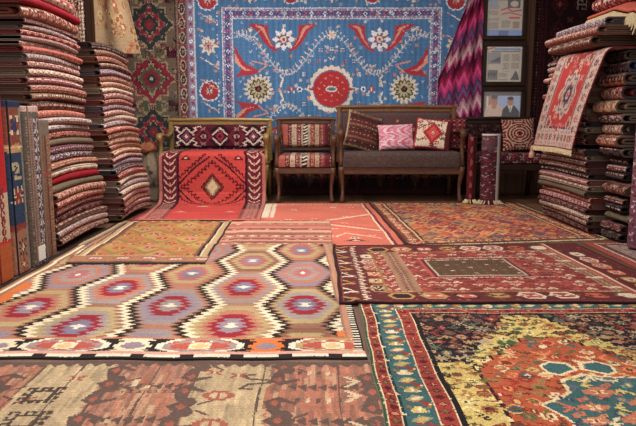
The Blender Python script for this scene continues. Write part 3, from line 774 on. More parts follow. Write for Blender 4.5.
# ---- olive kilim (lies on the others) -----------------------------------------
def d_olive():
    W, H = .84, 1.46; v = Cv(W, H, .006, C(160, 96, 62), 23)
    OL = C(170, 130, 70); OR = C(184, 104, 66); RD = C(144, 48, 44); CR = C(216, 186, 146); BR = C(120, 78, 60); PK = C(190, 120, 100); GR = C(148, 112, 64)
    y = .2; j = 0
    while y < H - .1:
        for i in range(-1, 5):
            cx = .12 + i * .2 + (j % 2) * .1
            v.dia(cx, y, .125, .19, [OL, GR][j % 2], .024); v.dia(cx, y, .085, .12, [OR, OL, C(176, 148, 72)][(i + j) % 3], .024)
            v.dia(cx, y, .05, .07, [OL, OR, PK][(i + j) % 3], .02)
            v.dia(cx + .1, y, .055, .08, OR, .02); v.spr(cx, y, .011, XX, {'a': RD, 'b': CR})
        j += 1; y += .175
    for yy in (.5, .85, 1.2):
        for i in range(6): v.spr(.12 + i * .13, yy, .012, ["aaaa.", "abba.", ".abba", ".aaaa"], {'a': RD, 'b': CR})
    v.frame(0, .012, C(70, 50, 44)); v.rect(0.012, 0, .045, H, C(180, 146, 106)); v.rect(.045, 0, .058, H, CR); v.rect(.058, 0, .07, H, C(70, 50, 44)); v.rect(.07, 0, .095, H, BR)
    v.rect(W - .045, 0, W - .012, H, C(180, 146, 106)); v.rect(W - .06, 0, W - .045, H, CR); v.rect(W - .075, 0, W - .06, H, C(40, 34, 34)); v.rect(W - .095, 0, W - .075, H, BR)
    v.rect(.0, 0, W, .15, C(160, 108, 76)); v.rect(.0, .155, W, .165, CR)
    for i in range(5):
        cx = .15 + i * .165; v.spr(cx, .085, .0135, ["..bbbbb..", ".baaaaab.", "baacacaab", ".baaaaab.", "..bbbbb.."], {'a': C(200, 176, 160), 'b': RD, 'c': RD})
    v.rect(0, 0, W, .022, C(96, 68, 56)); v.rect(.0, H - .05, W, H, C(150, 100, 74))
    for i in range(24): v.rect(.02 + i * .035, H - .035, .035 + i * .035, H - .015, [RD, CR][i % 2])
    return v.wear(.06)
floor_rug('kilim_rug', [(-1.45, 3.49), (-.655, 3.50), (-.70, 4.99), (-1.53, 4.95)], d_olive(),
          'small olive and orange lozenge kilim lying askew on top of the hexagon one', M_KILIM, .008, fringe=(['near'], .022, FRINGE_D))

# ================================================================== CLOTH SURFACES
def cloth(name, cv, fn, mat, label=None, cat=None, thick=.006, parent=None, smooth=True):
    """fn(U, V) in metres of the design -> X, Y, Z arrays; given real thickness by a solidify modifier"""
    u = np.linspace(0, cv.W, cv.nx + 1)[None, :] + np.zeros((cv.ny + 1, 1)); v = np.linspace(0, cv.H, cv.ny + 1)[:, None] + np.zeros((1, cv.nx + 1))
    X, Y, Z = fn(u, v)
    me = mesh_np(name, np.stack([X + 0 * u, Y + 0 * u, Z + 0 * u], -1).reshape(-1, 3), grid_faces(cv.nx, cv.ny), cv.im.reshape(-1, 3), smooth)
    o = link(name, me, mat, parent)
    md = o.modifiers.new('thickness', 'SOLIDIFY'); md.thickness = thick; md.offset = -1
    if label: tag(o, label, cat)
    return o

# ---- blue hanging carpet ------------------------------------------------------
def d_blue():
    W, H = 3.14, 2.62; v = Cv(W, H, .0085, C(70, 118, 168), 31)
    BLU = C(70, 118, 168); RD = C(176, 54, 66); CR = C(216, 206, 186); WH = C(220, 220, 224); PE = C(214, 150, 130); NV = C(34, 54, 110); LI = C(132, 130, 168); OL = C(110, 104, 70)
    cx, cy = W / 2, H / 2 + .10
    # streaky dye
    for i in range(v.nx): v.im[:, i] *= 1 + .06 * math.sin(i * .9) + v.r.uniform(-.04, .04)
    for s in (-1, 1):
        for t in (-1, 1):
            P = lambda x, y: (cx + s * x, cy + t * y)
            # feathery vine
            xs = np.linspace(0, 1.04, 60); vy = .37 + .21 * np.cos(2 * PI * xs / .96)
            v.line([P(a, b) for a, b in zip(xs, vy)], .014, C(150, 170, 196))
            for a, b in zip(xs[::2], vy[::2]):
                sl = -.21 * 2 * PI / .96 * math.sin(2 * PI * a / .96); n = math.hypot(1, sl)
                for q in (-1, 1):
                    ex, ey = a + (-sl * q * .035 + .02) / n, b + (q * .035) / n + .012
                    v.line([P(a, b), P(ex, ey)], .010, CR if q > 0 else C(176, 178, 190))
            # white flowers with red horns
            fx, fy = .52, .53
            for q in (-1, 1):
                h = [(.04, -.16), (.15, -.12), (.23, -.03), (.28, .06), (.38, .14), (.28, .145), (.17, .12), (.165, .03), (.13, -.06)]
                if q < 0: h = [(a * .95, b) for a, b in h]
                v.poly([P(fx + q * a, fy + b + .02) for a, b in h], RD)
                h2 = [(.10, -.12), (.165, -.06), (.215, .02), (.25, .08), (.33, .13), (.27, .125), (.22, .10), (.195, .03), (.15, -.06)]
                v.poly([P(fx + q * a * .95, fy + b + .02) for a, b in h2], PE)
                h3 = [(.12, -.10), (.16, -.03), (.19, .05), (.205, .115), (.185, .115), (.178, .03), (.145, -.05)]
                v.poly([P(fx + q * a * .95, fy + b + .02) for a, b in h3], RD)
            v.flower(*P(fx, fy), .125, 8, .18, WH); v.flower(*P(fx, fy), .075, 8, .2, C(120, 90, 120), .4); v.ell(*P(fx, fy), .035, .035, CR); v.ell(*P(fx, fy), .018, .018, RD)
            # side horns
            h = [(1.05, .47), (1.0, .36), (.92, .26), (.76, .19), (.88, .15), (1.0, .14), (1.06, .12), (.98, .21), (1.05, .30)]
            v.poly([P(a, b) for a, b in h], RD); v.poly([P(a * .995 + .005, b - .0) for a, b in [(1.05, .38), (1.0, .28), (.93, .215), (.84, .195), (.95, .20), (1.05, .28)]], PE)
            # little sprays
            for a, b in ((.24, .30), (.12, .42), (.30, .16), (.0, .43), (.62, .20), (.14, .30), (.42, .20), (.95, .62), (.05, .40)):
                v.spr(*P(a, b), .012, ["a.a", ".b.", "a.a"], {'a': [CR, WH, PE][int(a * 100) % 3], 'b': RD})
            for a, b in ((.21, .36), (.06, .46), (.33, .3), (.7, .35), (.88, .40), (1.0, .08)):
                v.spr(*P(a, b), .009, ["a..a", ".aa.", ".ba."], {'a': C(176, 184, 204), 'b': CR})
            # outer motif under the vine tips: corner sprays
            v.line([P(.78, .62), P(.9, .52), P(1.03, .60)], .01, C(176, 184, 204))
            v.flower(*P(.88, .63), .03, 5, .3, CR)
        # sunflowers
        v.flower(cx + s * .80, cy, .165, 18, .14, CR); v.flower(cx + s * .80, cy, .115, 12, .1, C(96, 88, 66)); v.flower(cx + s * .80, cy, .095, 12, .25, C(186, 178, 140)); v.ell(cx + s * .8, cy, .035, .035, C(40, 40, 50)); v.ell(cx + s * .8, cy, .015, .015, RD)
        for t in (-1, 1):
            v.line([(cx + s * .80, cy + t * .18), (cx + s * .7, cy + t * .26), (cx + s * .86, cy + t * .30)], .016, PE)
            v.line([(cx + s * .56, cy + t * .03), (cx + s * .53, cy + t * .11), (cx + s * .56, cy + t * .14)], .02, CR)
        v.flower(cx + s * .35, cy, .032, 6, .1, WH); v.ell(cx + s * .35, cy, .016, .016, NV)
        v.spr(cx + s * .44, cy, .015, ["..a..", ".aba.", "aabaa", ".aba.", "b...b"], {'a': RD, 'b': CR})
    # central medallion
    v.flower(cx, cy, .285, 2, .0, NV) if False else None
    Xr = (v.X - cx); Yr = (v.Y - cy); th = np.arctan2(Yr, Xr); r = np.hypot(Xr, Yr / 1.0)
    lob = .235 + .022 * np.abs(np.sin(th * 11)) * (np.abs(np.sin(th)) > .35)
    tip = np.abs(Xr) / .31 + np.abs(Yr) / .10 < 1
    v.put((r < lob) | tip, CR); v.put((r < .205) | (np.abs(Xr) / .27 + np.abs(Yr) / .075 < 1), C(72, 112, 168)); v.put((r < .195) | (np.abs(Xr) / .255 + np.abs(Yr) / .07 < 1), C(186, 48, 54))
    for k in range(12):
        a = k * PI / 6; v.spr(cx + .135 * math.cos(a), cy + .135 * math.sin(a), .009, ["a.a", ".a."], {'a': PE})
    for k in range(6):
        a = k * PI / 3 + .5; v.spr(cx + .085 * math.cos(a), cy + .07 * math.sin(a), .009, ["a", "a"], {'a': PE})
    v.ell(cx, cy, .065, .034, CR); v.ell(cx, cy, .048, .018, C(90, 110, 140))
    for t in (-1, 1): v.flower(cx, cy + t * .57, .05, 6, .25, CR); v.flower(cx, cy + t * .57, .022, 6, .25, PE); v.spr(cx, cy + t * .33, .014, ["a.b.a", ".aba."], {'a': CR, 'b': RD}, fy=t < 0)
    # borders
    def bframe(d0, d1, c):
        hy = 1.16          # half height to the rug's edge at the borders around the visible field
        d = np.minimum(1.57 - np.abs(v.X - cx), hy + .09 - np.abs(v.Y - cy) + 0)
        v.put((d >= d0) & (d < d1), c)
    d = np.minimum(1.57 - np.abs(v.X - cx), 1.245 - np.abs(v.Y - cy))
    v.put(d < .505, BLU)
    for i in range(v.nx): v.im[:, i][d[:, i] < .505] *= 1 + .05 * math.sin(i * .8)
    for a, b, c in ((.385, .395, WH), (.395, .42, LI), (.42, .47, C(74, 84, 140)), (.47, .495, LI), (.495, .505, WH * .9), (.0, .012, C(150, 90, 90)), (.012, .08, LI), (.08, .09, WH * .9)):
        v.put((d >= a) & (d < b), c)
    def ring(dist, step, fn):
        hx, hy = 1.57 - dist, 1.245 - dist
        k = 0; n = int(round(2 * hx / step))
        for i in range(n): fn(cx - hx + (i + .5) * 2 * hx / n, cy + hy, i); fn(cx - hx + (i + .5) * 2 * hx / n, cy - hy, i)
        n = int(round(2 * hy / step))
        for i in range(n): fn(cx - hx, cy - hy + (i + .5) * 2 * hy / n, i); fn(cx + hx, cy - hy + (i + .5) * 2 * hy / n, i)
    ring(.445, .072, lambda x, y, k: (v.flower(x, y, .024, 4, .25, [WH, C(190, 90, 110)][k % 2]), v.ell(x, y, .009, .009, NV)))
    ring(.408, .05, lambda x, y, k: v.spr(x, y, .009, ["a.", ".a"], {'a': WH}, fx=bool(k % 2)))
    ring(.482, .05, lambda x, y, k: v.spr(x, y, .009, ["a.", ".a"], {'a': WH}, fx=bool(k % 2)))
    ring(.046, .06, lambda x, y, k: (v.ell(x, y, .02, .02, [WH, C(170, 80, 96)][k % 2]), v.ell(x, y, .008, .008, NV)))
    # flowers of the main border
    def bf(x, y, red):
        if red: v.flower(x, y, .118, 14, .06, WH); v.ell(x, y, .098, .098, C(120, 60, 90)); v.ell(x, y, .088, .088, RD); v.flower(x, y, .05, 8, .3, PE); v.ell(x, y, .022, .022, NV); v.spr(x, y, .008, XX, {'a': CR, 'b': NV})
        else: v.flower(x, y, .10, 8, .2, CR); v.flower(x, y, .055, 8, .2, C(150, 110, 140)); v.ell(x, y, .028, .028, PE); v.ell(x, y, .012, .012, NV)
    xm, ym = 1.57 - .235, 1.245 - .235
    for i in range(-3, 4):
        for t in (-1, 1):
            if abs(i) < 3 or 1: bf(cx + i * .44, cy + t * ym, i % 2 != 0)
    for j in range(-1, 3):
        for s in (-1, 1): bf(cx + s * xm, cy + (j - .5) * .48 + .22, j % 2 == 0)
    rr = v.r
    for s in (-1, 1):
        for k in range(9):
            yy = cy - ym + .12 + k * .235
            for q in range(4): v.line([(cx + s * xm - .09 + q * .05, yy + .05 - q * .03), (cx + s * xm - .05 + q * .05, yy + .035 - q * .03)], .012, [PE, WH, CR][q % 3]); v.spr(cx + s * xm + .1, yy - .07 + q * .04, .008, ["aa", ".a"], {'a': WH})
        for k in range(13):
            xx = cx - xm + .11 + k * .22
            for q in range(4): v.line([(xx - .05 + q * .03, cy + s * ym - .08 + q * .05), (xx - .03 + q * .03, cy + s * ym - .05 + q * .05)], .012, [PE, WH, CR][q % 3])
    for k in range(520):
        x, y = rr.uniform(.1, W - .1), rr.uniform(.1, H - .1)
        w_ = v.win(x, y, x + .012, y + .012)
        if w_ and np.abs(v.im[w_[0]].mean((0, 1)) - BLU).sum() < .25: v.im[w_[0]] = [WH * .85, C(130, 150, 190), PE * .9][k % 3]
    return v.wear(.06)
bx, bz = at(331.5, 89, 6.9)
cvb = d_blue()
cloth('hanging_carpet', cvb, lambda u, v: (bx - 1.57 + u, 6.93 - .006 * np.sin(u * 5) - .004 * np.sin(v * 4 + u * 2), bz - cvb.H / 2 - .10 + v), M_PILE,
      'large blue hanging carpet with a red central medallion and white flowers on the back wall', 'carpet', .008)

# ---- red and green medallion carpet, hung at the left -------------------------
def d_medal():
    W, H = .86, 2.6; v = Cv(W, H, .008, C(104, 88, 74), 37)
    RD = C(132, 36, 52); DG = C(44, 54, 54); BE = C(156, 132, 104); DK = C(36, 28, 34); MA = C(86, 30, 42); GN = C(84, 84, 64); NV = C(46, 46, 72); CR = C(186, 170, 146)
    fx0, fx1 = .15, W - .15
    cx = W / 2
    for k in range(300):
        a, b = v.r.uniform(fx0, fx1), v.r.uniform(0, H); v.rect(a, b, a + .02, b + .02, [BE, GN, MA, DK, C(120, 100, 80)][k % 5])
    for k in range(-1, 6):
        cy = -.02 + k * .575 + .0
        odd = k % 2
        # dark octagonal frame with stepped arms
        v.dia(cx, cy + .285, .2, .12, BE, .03); v.dia(cx, cy + .285, .15, .09, GN, .03)
        for q in (-1, 1):
            v.rect(cx + q * .235 - .06, cy + .285 - .06, cx + q * .235 + .06, cy + .285 + .06, MA); v.spr(cx + q * .235, cy + .285, .014, HOOK, {'a': DK})
        def cross(R, c):
            w_ = v.win(cx - .3, cy - .3, cx + .3, cy + .3)
            if not w_: return
            st = .014
            a = (np.floor(np.abs(w_[1] - cx) / st) + .5) * st; b = (np.floor(np.abs(w_[2] - cy) / st) + .5) * st
            th = np.arctan2(b, a); r_ = np.hypot(a, b)
            m = (r_ < R * (.90 + .16 * np.cos(8 * th))) | ((a < R * .16) & (b < R * 1.22)) | ((b < R * .16) & (a < R * 1.12)) | ((a + b < R * 1.16) & (np.minimum(a, b) < R * .42))
            v.im[w_[0]][m] = c
        if odd: cols = [(.235, BE), (.218, DG), (.150, C(140, 80, 80)), (.138, RD), (.098, BE), (.088, DG), (.05, RD), (.024, GN)]
        else: cols = [(.235, BE), (.218, RD), (.150, DK), (.138, BE), (.126, GN), (.085, RD), (.05, DG), (.024, CR)]
        for R, c in cols: cross(R, c)
        for a in range(8):
            v.spr(cx + .185 * math.cos(a * PI / 4), cy + .185 * math.sin(a * PI / 4), .010, ["aba", "bab", ".a."], {'a': CR * .8, 'b': [GN, DK][odd]})
        for a in range(8): v.spr(cx + .115 * math.cos(a * PI / 4 + .39), cy + .115 * math.sin(a * PI / 4 + .39), .010, ["a.", ".a"], {'a': CR * .75})
        for a in range(16):
            v.spr(cx + v.r.uniform(-.27, .27), cy + .285 + v.r.uniform(-.07, .07), .009, [XX, HOOK, FLW][a % 3], {'a': [GN, MA, BE, DG, C(130, 60, 66)][a % 5], 'b': BE, 'c': RD})
    for q in (0, 1):
        a = (0, W - .15)[q]
        v.rect(a, 0, a + .15, H, C(112, 76, 68)); v.rect(a + .025, 0, a + .125, H, C(150, 118, 96)); v.rect(a + .03, 0, a + .12, H, C(100, 60, 62))
        v.rect(a, 0, a + .008, H, DK); v.rect(a + .142, 0, a + .15, H, RD)
        for k in range(int(H / .15)):
            y = .07 + k * .15; v.ell(a + .075, y, .034, .062, CR); v.ell(a + .075, y, .025, .05, [NV, DG, MA][k % 3]); v.dia(a + .075, y, .012, .025, BE)
            v.dia(a + .075, y + .075, .03, .018, C(150, 60, 66)); 
        for k in range(int(H / .03)): v.spr(a + .015, k * .03, .008, ["a"], {'a': CR * .8}); v.spr(a + .135, k * .03, .008, ["a"], {'a': CR * .8})
    return v.wear(.1)
mx0 = at(110, 60, 6.9)[0]
zt0 = at(153, 24, 6.9)[1]
cloth('hanging_carpet', d_medal(), lambda u, v: (mx0 + .01 + u * .985, 6.935 - .008 * np.sin(u * 6 + .5), zt0 - 1.705 + v), M_PILE,
      'dark hanging carpet with red and green stepped medallions, left of the blue one', 'carpet', .008)
# ---- dark red carpet hung at the right ----------------------------------------
def d_dark():
    W, H = 1.0, 2.2; v = Cv(W, H, .0085, C(36, 16, 20), 41)
    CR = C(140, 120, 106); MA = C(66, 20, 28); 
    for a in (.03, .13, .18): v.rect(a, 0, a + .012, H, MA)
    for k in range(int(H / .035)):
        v.rect(.05, k * .035, .075, k * .035 + .014, C(96, 44, 40)); v.rect(.10, k * .035, .11, k * .035 + .012, C(110, 80, 70)); v.rect(.155, k * .035, .165, k * .035 + .012, C(90, 30, 34))
    for k in range(7):
        for j in range(3):
            cx, cy = .34 + j * .26, .2 + k * .30
            v.dia(cx, cy, .10, .13, MA, .02); v.dia(cx, cy, .07, .09, C(30, 18, 26), .02); v.spr(cx, cy, .016, STAR if (k + j) % 2 else HOOK, {'a': [CR, C(96, 30, 36)][(k + j) % 3 > 0], 'b': C(150, 60, 50)})
            v.spr(cx + .13, cy + .14, .011, XX, {'a': C(90, 40, 40), 'b': CR})
    return v.wear(.1)
dx0 = at(529, 60, 6.9)[0]
cloth('hanging_carpet', d_dark(), lambda u, v: (dx0 + u * .93, 6.94 - .006 * np.sin(u * 8), .35 + v), M_PILE,
      'very dark maroon hanging carpet with sparse cream stars, right of the picture frames', 'carpet', .008)
# ---- dark carpet behind the seats' legs ----------------------------------------
def d_low():
    W, H = 3.35, .46; v = Cv(W, H, .014, C(44, 22, 24), 43)
    for k in range(26):
        cx = .08 + k * .13; v.dia(cx, .24, .06, .16, [C(70, 24, 30), C(40, 34, 40), C(74, 50, 36)][k % 3], .028); v.spr(cx, .24, .016, STAR, {'a': C(104, 66, 50), 'b': C(140, 110, 90)})
    v.rect(0, 0, W, .05, C(60, 28, 28)); v.rect(0, .4, W, H, C(60, 28, 28))
    return v.wear(.1)
cloth('carpet', d_low(), lambda u, v: (-1.6 + u, 6.84 - .01 * np.sin(u * 4), .004 + v), M_PILE,
      'dark patterned carpet stood on edge along the back wall behind the seat legs', 'carpet', .01)
# ---- beige floral rug hung above the far left stack ----------------------------
def d_beige():
    W, H = .62, .95; v = Cv(W, H, .009, C(168, 138, 104), 47); RD = C(156, 76, 62)
    for k in range(60):
        x, y = v.r.uniform(0, W), v.r.uniform(0, H); v.spr(x, y, .011, [FLW, BOT, STAR][k % 3], {'a': [C(150, 96, 60), C(196, 166, 116), C(170, 84, 56)][k % 3], 'b': [C(190, 156, 100), C(150, 96, 60)][k % 2], 'c': RD})
    for x, y in ((.3, .2), (.22, .4), (.38, .45), (.25, .62), (.45, .25), (.34, .8)): v.flower(x, y, .045, 6, .25, RD); v.ell(x, y, .018, .018, C(206, 176, 120))
    return v.wear(.08)
def f_beige(u, v):
    t = v / .95
    x = -2.13 + (u / .62) * (.42 - .20 * t)
    return x, 6.12 + .03 * np.sin(u * 14), 1.45 + v
cloth('hanging_rug', d_beige(), f_beige, M_KILIM, 'golden beige rug with small red flowers hanging above the far left stack', 'rug', .006)
def d_strip():
    W, H = .26, .9; v = Cv(W, H, .009, C(186, 108, 92), 48)
    for k in range(60):
        x, y = v.r.uniform(0, .16), v.r.uniform(0, H); v.spr(x, y, .011, FLW, {'a': [C(206, 150, 120), C(120, 50, 56), C(90, 70, 80)][k % 3], 'b': C(214, 180, 150), 'c': C(150, 40, 46)})
    for k in range(int(H / .035)): v.rect(.17, k * .035, .235, k * .035 + .02, WHITE); 
    v.rect(.16, 0, .172, H, C(30, 24, 26)); v.rect(.20, 0, .206, H, C(30, 24, 26)); v.rect(.235, 0, .26, H, C(30, 24, 26))
    return v.wear(.08)
cloth('hanging_rug', d_strip(), lambda u, v: (-2.22 + u * .75, 5.62 + .01 * np.sin(u * 20) + 0 * v, 1.50 + v), M_KILIM,
      'rose rug with a black and white edge braid hanging between the two left stacks', 'rug', .006)

# ---- zigzag textile -------------------------------------------------------------
def d_zig():
    W, H = .72, 1.75; v = Cv(W, H, .009, C(150, 40, 100), 53)
    pal = [C(196, 44, 110), C(112, 26, 70), C(206, 172, 172), C(120, 76, 128), C(220, 70, 140), C(90, 24, 52), C(176, 120, 140), C(84, 60, 104), C(170, 28, 70), C(190, 60, 120), C(130, 30, 80)]
    q = v.Y + .05 * tri(v.X / .12) * 2 - .30 * v.X
    k = np.floor(q / .055).astype(int)
    for i in np.unique(k): v.put(k == i, pal[(i * 4) % 11])
    v.im *= .92
    # dotted foot
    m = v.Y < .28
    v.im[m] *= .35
    for a in range(90): v.spr(v.r.uniform(0, W), v.r.uniform(0, .28), .009, ["a"], {'a': C(150, 130, 140)})
    return v.wear(.06)
def f_zig(u, v):
    t = 1 - v / 1.75                 # 0 at the top
    left = 1.66 - .36 * np.clip(t * 1.75, 0, 1) ** 1.0 + .18 * np.clip((t - .72) / .28, 0, 1); wd = .10 + .42 * np.clip(t * 1.5, 0, 1)
    right = left + wd
    right = np.minimum(right, 1.77); s = u / .72
    x = left + (right - left) * s
    y = 6.855 + .022 * np.sin(s * 2 * PI * 2.6) + .012 * t * np.sin(s * 5)
    return x, y, .50 + v
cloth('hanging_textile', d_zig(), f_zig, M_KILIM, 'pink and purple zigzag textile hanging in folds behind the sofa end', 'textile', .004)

# ================================================================== FRAMED PICTURES
def d_news(kind):
    W, H = .355, .36; v = Cv(W, H, .0045, C(168, 164, 152), kind); r = v.r
    GR = C(106, 104, 104); DKG = C(60, 62, 72); BL = C(90, 120, 164); RD = C(170, 50, 56)
    def column(x0, y0, x1, y1):
        y = y1
        while y > y0:
            v.rect(x0, y - .004, x1 - r.uniform(0, .02), y, GR); y -= .0095
    if kind == 1:
        v.rect(0, 0, W, .06, C(110, 140, 190)); v.rect(0, H - .02, W, H, BL)
        column(.02, .20, .12, .33); v.rect(.02, .27, .10, .34, C(130, 140, 160)); v.rect(.20, .27, .33, .35, DKG); v.ell(.27, .31, .04, .03, C(180, 170, 160))
        v.line([(.14, .25), (.2, .27), (.25, .235), (.34, .25)], .014, RD); v.line([(.15, .21), (.22, .225), (.34, .20)], .012, RD); v.rect(.22, .165, .33, .185, RD)
        column(.02, .07, .13, .17); column(.15, .07, .24, .15); v.rect(.26, .07, .33, .14, C(130, 120, 110)); v.rect(.12, .0, .22, .05, C(70, 100, 150))
    else:
        v.rect(0, H - .025, W, H, C(196, 196, 200)); v.line([(.01, .335), (.08, .345)], .012, RD); v.rect(.08, .325, .34, .34, BL); v.rect(.05, .305, .34, .313, DKG)
        v.rect(.02, .18, .15, .30, C(120, 124, 130)); v.poly([(.03, .2), (.14, .26), (.14, .2)], DKG); column(.17, .10, .24, .29); column(.25, .13, .34, .29)
        v.rect(.02, .02, .12, .12, C(100, 100, 104)); 
        for k in range(6): v.ell(.03 + k * .015, .07 + .02 * (k % 2), .008, .03, DKG)
        column(.13, .02, .23, .09); v.poly([(.25, .02), (.34, .02), (.33, .06), (.30, .12), (.27, .06)], DKG)
    return v.light(1.2).wear(.04, .01, .1, 1)
def d_men():
    W, H = .34, .25; v = Cv(W, H, .0042, C(140, 156, 178), 5)
    SK = C(170, 120, 98); HR = C(84, 72, 66)
    v.rect(0, 0, W, H, C(112, 116, 126)); v.rect(.02, .05, .10, .25, C(150, 130, 116)); v.rect(.13, .06, .34, .21, C(150, 170, 204)); v.rect(0, .21, W, .25, C(90, 86, 92)); v.rect(.03, .10, .045, .2, C(206, 190, 170))
    # first man, light shirt
    v.poly([(.01, 0), (.02, .09), (.06, .125), (.14, .125), (.18, .09), (.19, 0)], C(196, 170, 158)); v.poly([(.075, .10), (.10, .08), (.125, .10), (.12, .14), (.08, .14)], SK)
    v.ell(.10, .165, .031, .042, SK); v.ell(.10, .195, .031, .018, HR); v.rect(.083, .168, .117, .172, C(90, 60, 54)); v.rect(.09, .143, .11, .147, C(120, 60, 56))
    # second man, dark suit
    v.poly([(.17, 0), (.18, .08), (.215, .115), (.285, .115), (.325, .07), (.335, 0)], C(36, 34, 44)); v.poly([(.225, .115), (.25, .04), (.272, .115)], C(206, 204, 206)); v.line([(.249, .10), (.25, .04)], .008, C(40, 40, 70))
    v.ell(.248, .152, .030, .040, SK); v.ell(.248, .182, .030, .017, C(50, 44, 44)); v.rect(.232, .155, .264, .159, C(80, 54, 50)); v.rect(.24, .131, .257, .135, C(120, 60, 56))
    return v.light(1.25).wear(.03, .0, .0, 1)
def glass_mat():
    m, nt, b = base_mat('picture_glass'); b.inputs['Base Color'].default_value = (1, 1, 1, 1); b.inputs['Roughness'].default_value = .03
    b.inputs['Alpha'].default_value = .08; b.inputs['Specular IOR Level'].default_value = .5; return m
PGL = glass_mat()
def framed(px0, py0, px1, py1, cv, label):
    Y = 6.86; x0, z1 = at(px0, py0, Y); x1, z0 = at(px1, py1, Y); t = .045
    r = empty('framed_picture', ((x0 + x1) / 2, Y, z0), label, 'picture', 'pictures on the wooden post')
    g = Geo()
    for a in ((x0, z0, x1, z0 + t), (x0, z1 - t, x1, z1), (x0, z0 + t, x0 + t, z1 - t), (x1 - t, z0 + t, x1, z1 - t)): g.box(a[0], Y - .012, a[1], a[2], Y + .03, a[3], .006)
    g.out('frame', DARKWOOD, r)
    ix0, ix1, iz0, iz1 = x0 + t, x1 - t, z0 + t, z1 - t
    cloth('print', cv, lambda u, v: (ix0 + u / cv.W * (ix1 - ix0), Y + .012 + 0 * u, iz0 + v / cv.H * (iz1 - iz0)), M_PRINT, thick=.004, parent=r)
    Geo().box(ix0 + .001, Y + .002, iz0 + .001, ix1 - .001, Y + .005, iz1 - .001, .0005).out('glass', PGL, r)
framed(484, -6, 526, 40, d_news(1), 'dark framed newspaper page with red script headline, topmost on the post')
framed(483, 42, 525, 86, d_news(2), 'dark framed newspaper page with blue headline, between the two other frames')
framed(480, 87, 524, 122, d_men(), 'dark framed photograph of two men in a pale shirt and a dark suit')

# ================================================================== SEATS
def pillow(name, cv, loc, w, h, t, tilt, yaw, label, roll=0, n_group=None, rim=None):
    """puffed square cushion: front and back faces, pinched corners; leans back by tilt"""
    nx, ny = cv.nx, cv.ny
    u = np.linspace(-1, 1, nx + 1)[None, :] + np.zeros((ny + 1, 1)); v = np.linspace(-1, 1, ny + 1)[:, None] + np.zeros((1, nx + 1))
    th_ = t * (np.clip(1 - np.abs(u) ** 2.6, 0, 1) ** .55) * (np.clip(1 - np.abs(v) ** 2.6, 0, 1) ** .55)
    x = u * w / 2 * (1 - .05 * (1 - np.abs(v) ** 2) * 1.0 * np.abs(u) ** 3); z = v * h / 2 * (1 - .05 * (1 - u ** 2) * np.abs(v) ** 3)
    wr = .004 * np.sin(u * 7 + v * 3) * (th_ / t)
    def X(sign):
        P = np.stack([x, sign * (-(th_ / 2) - wr * (sign > 0)), z], -1).reshape(-1, 3); return P
    A, B = X(1), X(-1); n = len(A)
    ct, st = math.cos(tilt), math.sin(tilt); cy_, sy_ = math.cos(yaw), math.sin(yaw); cr, sr = math.cos(roll), math.sin(roll)
    def R(P):
        a = P[:, 0] * cr - P[:, 2] * sr; c = P[:, 0] * sr + P[:, 2] * cr; b = P[:, 1]
        b2 = b * ct + c * st; c2 = -b * st + c * ct
        return np.stack([a * cy_ - b2 * sy_ + loc[0], a * sy_ + b2 * cy_ + loc[1], c2 + loc[2]], -1)
    F = grid_faces(nx, ny); me = mesh_np(name, np.concatenate([R(A), R(B)]), np.concatenate([F, F[:, ::-1] + n]), np.concatenate([cv.im.reshape(-1, 3), cv.im.reshape(-1, 3) * .9]), True)
    import bmesh
    bm = bmesh.new(); bm.from_mesh(me); bmesh.ops.remove_doubles(bm, verts=bm.verts, dist=.0005); bm.to_mesh(me); bm.free()
    return tag(link(name, me, M_KILIM), label, 'cushion', n_group)

